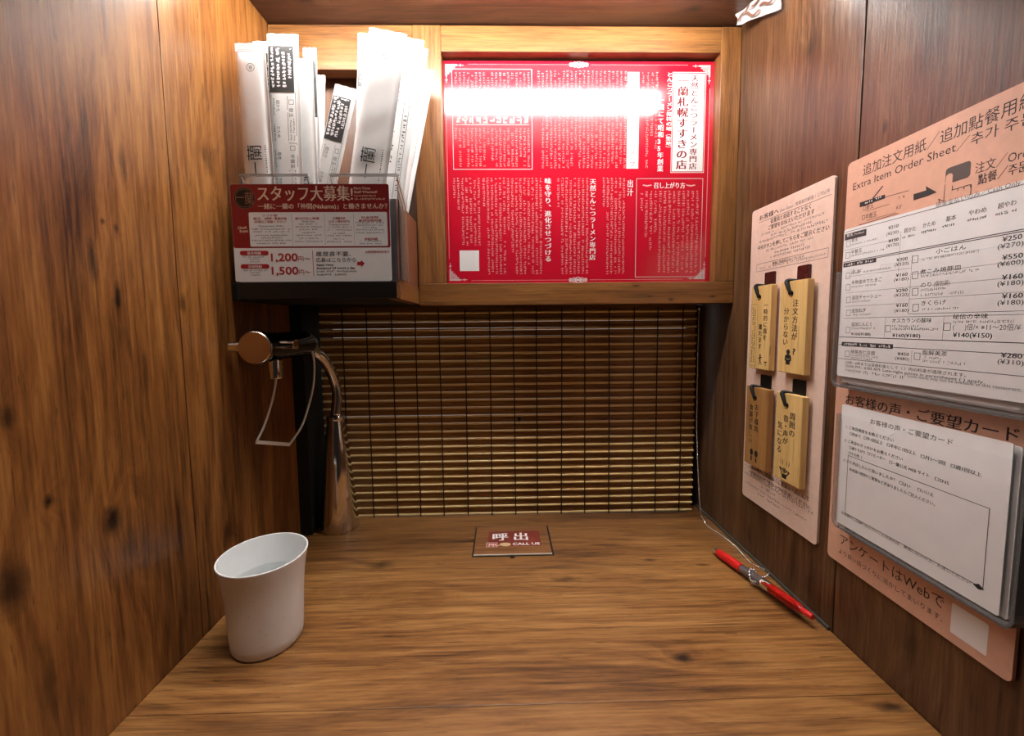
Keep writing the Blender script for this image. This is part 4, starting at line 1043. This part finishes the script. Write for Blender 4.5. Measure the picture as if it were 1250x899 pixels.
z_r = [((-.3251, 1.0895)[1]), ((-.3242, 1.0755)[1]), ((-.3234, 1.0637)[1]), ((-.3227, 1.0535)[1])]
for z in z_r[:3]: lineT((0, z), S0 + .004, vx, .0002, g)
lineT((0, z_r[3]), S0 + .004, S1, .0003, g)
item((-.3513, 1.0904), 'ネギ', ((-.3483, 1.0911), (-.3381, 1.0918)), ((-.3483, 1.0901), (-.3117, 1.0918)), 26)
item((-.3507, 1.0803), '半熟塩ゆでたまご', ((-.3473, 1.0821), (-.3191, 1.0828)), ((-.3471, 1.0790), (-.3236, 1.0797)), 20)
item((-.3495, 1.0693), '追加チャーシュー', ((-.3460, 1.0684), (-.3187, 1.0707)), ((-.3459, 1.0658), (-.3281, 1.0673)), 14)
item((-.3488, 1.0580), '追加ねぎ', ((-.3457, 1.0575), (-.3318, 1.0591)), ((-.3459, 1.0544), (-.3269, 1.0562)), 16)
for (t, s_, a, b, c, d) in (('¥300', '(¥330)', (-.3080, 1.0956), (-.2995, 1.0960), (-.3093, 1.0922), (-.2985, 1.0924)), ('¥160', '(¥180)', (-.3077, 1.0839), (-.2988, 1.0844), (-.3091, 1.0807), (-.2978, 1.0810)), ('¥290', '(¥320)', (-.3069, 1.0720), (-.2980, 1.0728), (-.3079, 1.0687), (-.2970, 1.0694)), ('¥160', '(¥180)', (-.3061, 1.0607), (-.2972, 1.0615), (-.3071, 1.0569), (-.2962, 1.0576))):
    k.span(t, a, b, .0035, .012); k.span(s_, c, d, .0033, .008)
g.rect(vx, vx + .0002, (-.2950, 1.0553)[1], (-.2979, 1.0989)[1])
item((-.2939, 1.0954), '小ごはん', ((-.2799, 1.0961), (-.2614, 1.0976)), ((-.2892, 1.0929), (-.2536, 1.0936)), 30)
item((-.2931, 1.0837), '煮こみ焼豚皿', ((-.2897, 1.0833), (-.2633, 1.0846)), ((-.2891, 1.0806), (-.2528, 1.0823)), 30)
item((-.2923, 1.0717), 'のり', ((-.2886, 1.0743), (-.2814, 1.0750)), ((-.2884, 1.0710), (-.2706, 1.0720)), 14); g.span('(個包装)', (-.2797, 1.0740), (-.2696, 1.0752), .0040); small(g, (-.2881, 1.0669), (-.2608, 1.0687), .0022, 22)
item((-.2912, 1.0600), 'きくらげ', ((-.2873, 1.0608), (-.2710, 1.0624)), ((-.2875, 1.0570), (-.2630, 1.0584)), 20)
for (t, s_, a, b, c, d) in (('¥250', '(¥270)', (-.2423, 1.0976), (-.2329, 1.0972), (-.2443, 1.0936), (-.2320, 1.0932)), ('¥550', '(¥600)', (-.2416, 1.0864), (-.2318, 1.0865), (-.2437, 1.0827), (-.2312, 1.0828)), ('¥160', '(¥180)', (-.2409, 1.0743), (-.2310, 1.0747), (-.2429, 1.0707), (-.2304, 1.0711)), ('¥160', '(¥180)', (-.2401, 1.0629), (-.2302, 1.0636), (-.2421, 1.0591), (-.2296, 1.0597))):
    k.span(t, a, b, .0042, .012); k.span(s_, c, d, .0040, .008)
for p_ in ((-.2596, 1.0847), (-.2590, 1.0754), (-.2584, 1.0666)): lineT(p_, vx, S1, .0002, g)
lineT((-.2576, 1.0556), vx, S1, .0003, g)
item((-.3482, 1.0431), '追加にんにく', ((-.3450, 1.0459), (-.3256, 1.0475)), ((-.3452, 1.0432), (-.3225, 1.0442)), 16); k.span('¥160(¥180)', (-.3449, 1.0385), (-.3263, 1.0389), .0033, .012)
item((-.3114, 1.0445), 'オスカランの酸味', ((-.3085, 1.0487), (-.2794, 1.0500)), ((-.3083, 1.0450), (-.2881, 1.0461)), 14); small(g, (-.3081, 1.0428), (-.2744, 1.0441), .0020, 24); k.span('¥160(¥180)', (-.3076, 1.0378), (-.2865, 1.0388), .0037, .012)
item((-.2692, 1.0462), '秘伝の辛味', ((-.2661, 1.0512), (-.2463, 1.0519)), ((-.2659, 1.0478), (-.2329, 1.0492)), 26); g.span('(      )倍/× ※11〜20倍/¥', (-.2656, 1.0438), (-.2299, 1.0451), .0044, .01); k.span('¥140(¥150)', (-.2653, 1.0388), (-.2434, 1.0400), .0042, .012)
for p_ in ((-.3143, 1.0440), (-.2717, 1.0458)): g.rect(p_[0], p_[0] + .0002, (-.2956, 1.0370)[1], z_r[3])
lineT((-.2813, 1.0369), S0, S1, .0005); lineT((-.3060, 1.0302), S0, S1, .0004)
zt = (-.3286, 1.0326)[1]; zb = (-.3284, 1.0289)[1]; bp_.rect(S0 + .003, (-.3064, 1.0317)[0], zb, zt); small(wt_, (S0 + .005, zb + .0006), ((-.3085, 1.0316)[0], zb + .0006), .0022, 22, .3)
item((-.3477, 1.0222), '抹茶杏仁豆腐', ((-.3444, 1.0225), (-.3213, 1.0236)), ((-.3443, 1.0199), (-.3180, 1.0211)), 18); small(g, (-.3441, 1.0176), (-.3218, 1.0185), .0022, 14)
item((-.2877, 1.0246), '脂解美茶', ((-.2842, 1.0258), (-.2678, 1.0268)), ((-.2840, 1.0230), (-.2711, 1.0235)), 9); small(g, (-.2838, 1.0201), (-.2564, 1.0211), .0024, 22)
k.span('¥450', (-.3024, 1.0242), (-.2938, 1.0245), .0035, .012); k.span('(¥480)', (-.3041, 1.0207), (-.2933, 1.0210), .0033, .008)
k.span('¥280', (-.2382, 1.0275), (-.2280, 1.0281), .0042, .012); k.span('(¥310)', (-.2396, 1.0237), (-.2271, 1.0242), .0040, .008)
g.rect((-.2918, 1.0250)[0], (-.2918, 1.0250)[0] + .0002, (-.2914, 1.0194)[1], zb)
lineT((-.3101, 1.0176), S0, S1, .0004)
k.span('22時〜6時までは深夜料金として（ ）内の料金が適用されます。', (-.3489, 1.0115), (-.2558, 1.0156), .0030, .0)
k.span('10:00 PM - 6:00 AM: Late-night prices in parentheses ( ) apply.', (-.3487, 1.0080), (-.2454, 1.0131), .0031, .0)
small(g, (-.3485, 1.0055), (-.2966, 1.0076), .0028, 30, .25); g.span('/ Some items may not be available at this restaurant.', (-.2958, 1.0073), (-.2269, 1.0099), .0030, .0)
k.build('printed_text', ink, os_); g.build('small_text', grey_ink, os_); bp_.build('black_bars', mat('soft_black_print', (.05, .045, .045), .5), os_); wt_.build('white_text', white_ink, os_)
q2 = Print(on_right(WR - .0096)); q2.specks(-.3588, -.3576, 1.005, 1.06, 14, True, 2, .3); q2.build('printed_text', ink, o2)

# ------------------------------------------------------------------ comment cards
cc = empty('comment_card', (WR - .014, .29, .868), 'white comment card headed お客様の声・ご要望カード, front one in the lower clear pocket', 'card', 'comment cards in the lower pocket')
obj('card', prism(rrect(-.3500, -.2282, .8690, .9772, .0015), RW, .0138, .0143), paper, cc)
for i in range(2):
    c2 = empty('comment_card', (WR - .011, .29, .868), ('comment card directly behind the front one, edge showing at the right', 'rearmost comment card in the lower clear pocket, lowest edge')[i], 'card', 'comment cards in the lower pocket')
    obj('card', prism(rrect(-.3495 - i * .0006, -.2262 + i * .0006, .8680 - i * .0006, .9755 - i * .0030, .0015), RW, .0108 - i * .003, .0113 - i * .003), paper, c2)
PC = on_right(WR - .0143)
k = Print(PC); g = Print(PC)
k.span('お客様の声・ご要望カード', (-.3216, .9664), (-.2602, .9669), .0048, .008)
for t, a, b in (('1. ご来店頻度をお教えください', (-.3444, .9567), (-.3010, .9573)), ('2. ご来店のきっかけをお教えください', (-.3451, .9439), (-.2930, .9455)), ('3. また来店したいと思いましたか？', (-.3453, .9268), (-.2979, .9268)),
                ('□初めて', (-.3403, .9518), (-.3295, .9521)), ('□年1回以上', (-.3266, .9521), (-.3097, .9523)), ('□半年に1回以上', (-.3060, .9521), (-.2837, .9524)), ('□月1〜2回', (-.2801, .9512), (-.2638, .9521)), ('□週1回以上', (-.2604, .9512), (-.2427, .9520)),
                ('□通りすがり', (-.3401, .9393), (-.3249, .9400)), ('□リピーター', (-.3223, .9398), (-.3068, .9403)), ('□一蘭公式 WEB サイト', (-.3032, .9387), (-.2736, .9398)), ('□SNS', (-.2696, .9387), (-.2607, .9393)), ('□その他（', (-.3403, .9344), (-.3272, .9350)),
                ('□はい', (-.2943, .9261), (-.2860, .9265)), ('□いいえ', (-.2806, .9261), (-.2697, .9272)),
                ('本店舗の感想やご要望などがありましたらご記入ください。', (-.3388, .9205), (-.2684, .9208)), ('お客様のご店舗へ伝えたいことがあれば、', (-.3444, .8791), (-.2900, .8788))):
    t_ = (a[1] + b[1]) / 2; k.text(t, (a[0], t_), b[0] - a[0], .0031, .012)
a = (-.3409, .9238); b = (-.2370, .9235); c = (-.2369, .8876)
k.frame(a[0], (b[0] + c[0]) / 2, .8810, .9335, .0004)
k.span('裏面に記入の上、お渡しください', (-.2880, .8783), (-.2439, .8802), .0030, .006)
c = (-.2394, .8805); k.poly([(c[0] - .0032, c[1]), (c[0], c[1] - .0016), (c[0] + .0032, c[1]), (c[0], c[1] + .0022)])
k.build('printed_text', ink, cc)

# ------------------------------------------------------------------ white printed cloth hanging at the top right corner
hg = empty('hanging_card', (.29, .49, 1.4355), 'crumpled white card with brown brush marks hanging in the top right corner', 'card')
Pa = [(.2907, 1.4718), (.2955, 1.4212), (.3069, 1.4121), (.3101, 1.3965), (.3127, 1.4239)]
top_ = 1.4352; pts2 = [(Pa[1], .530), (Pa[2], .505), (Pa[3], .470)]
bm = bmesh.new(); rows = []
XY_ = spline([(v[0], y, v[1]) for v, y in pts2], 8)
for j in range(9):
    f = j / 8
    rows.append([bm.verts.new((min(p.x + .0015 * math.sin(i * .9 + j * .7), WR - .003), p.y + .0012 * math.sin(i * .6 + j), p.z + (top_ - p.z) * f)) for i, p in enumerate(XY_)])
for a, b in zip(rows, rows[1:]):
    for i in range(len(a) - 1): bm.faces.new((a[i], a[i + 1], b[i + 1], b[i]))
r_ = bmesh.ops.solidify(bm, geom=bm.faces[:], thickness=.0005)
obj('sheet', bm, paper, hg, smooth=True)
bk = bmesh.new()
for i0, i1, f0, f1, wv in ((1, 5, .1, .9, .0), (4, 9, .35, .1, .2), (6, 13, .75, .6, .5), (9, 15, .3, .45, .1)):
    pth = []
    for q in range(9):
        u = q / 8; i = i0 + (i1 - i0) * u; f = f0 + (f1 - f0) * u + .12 * math.sin(u * 6 + wv * 9); f = max(.05, min(.95, f))
        p = XY_[int(i)].lerp(XY_[min(int(i) + 1, len(XY_) - 1)], i - int(i))
        pth.append((p.x - .0034, p.y - .0030, p.z + (top_ - p.z) * f))
    tube(spline(pth, 2), 0, bm=bk, flat=((0, .1, 1), .0026, .0003))
obj('brush_marks', bk, mat('brown_print', (.16, .07, .045), .5), hg)

COL.objects.unlink(_fo); bpy.data.objects.remove(_fo)
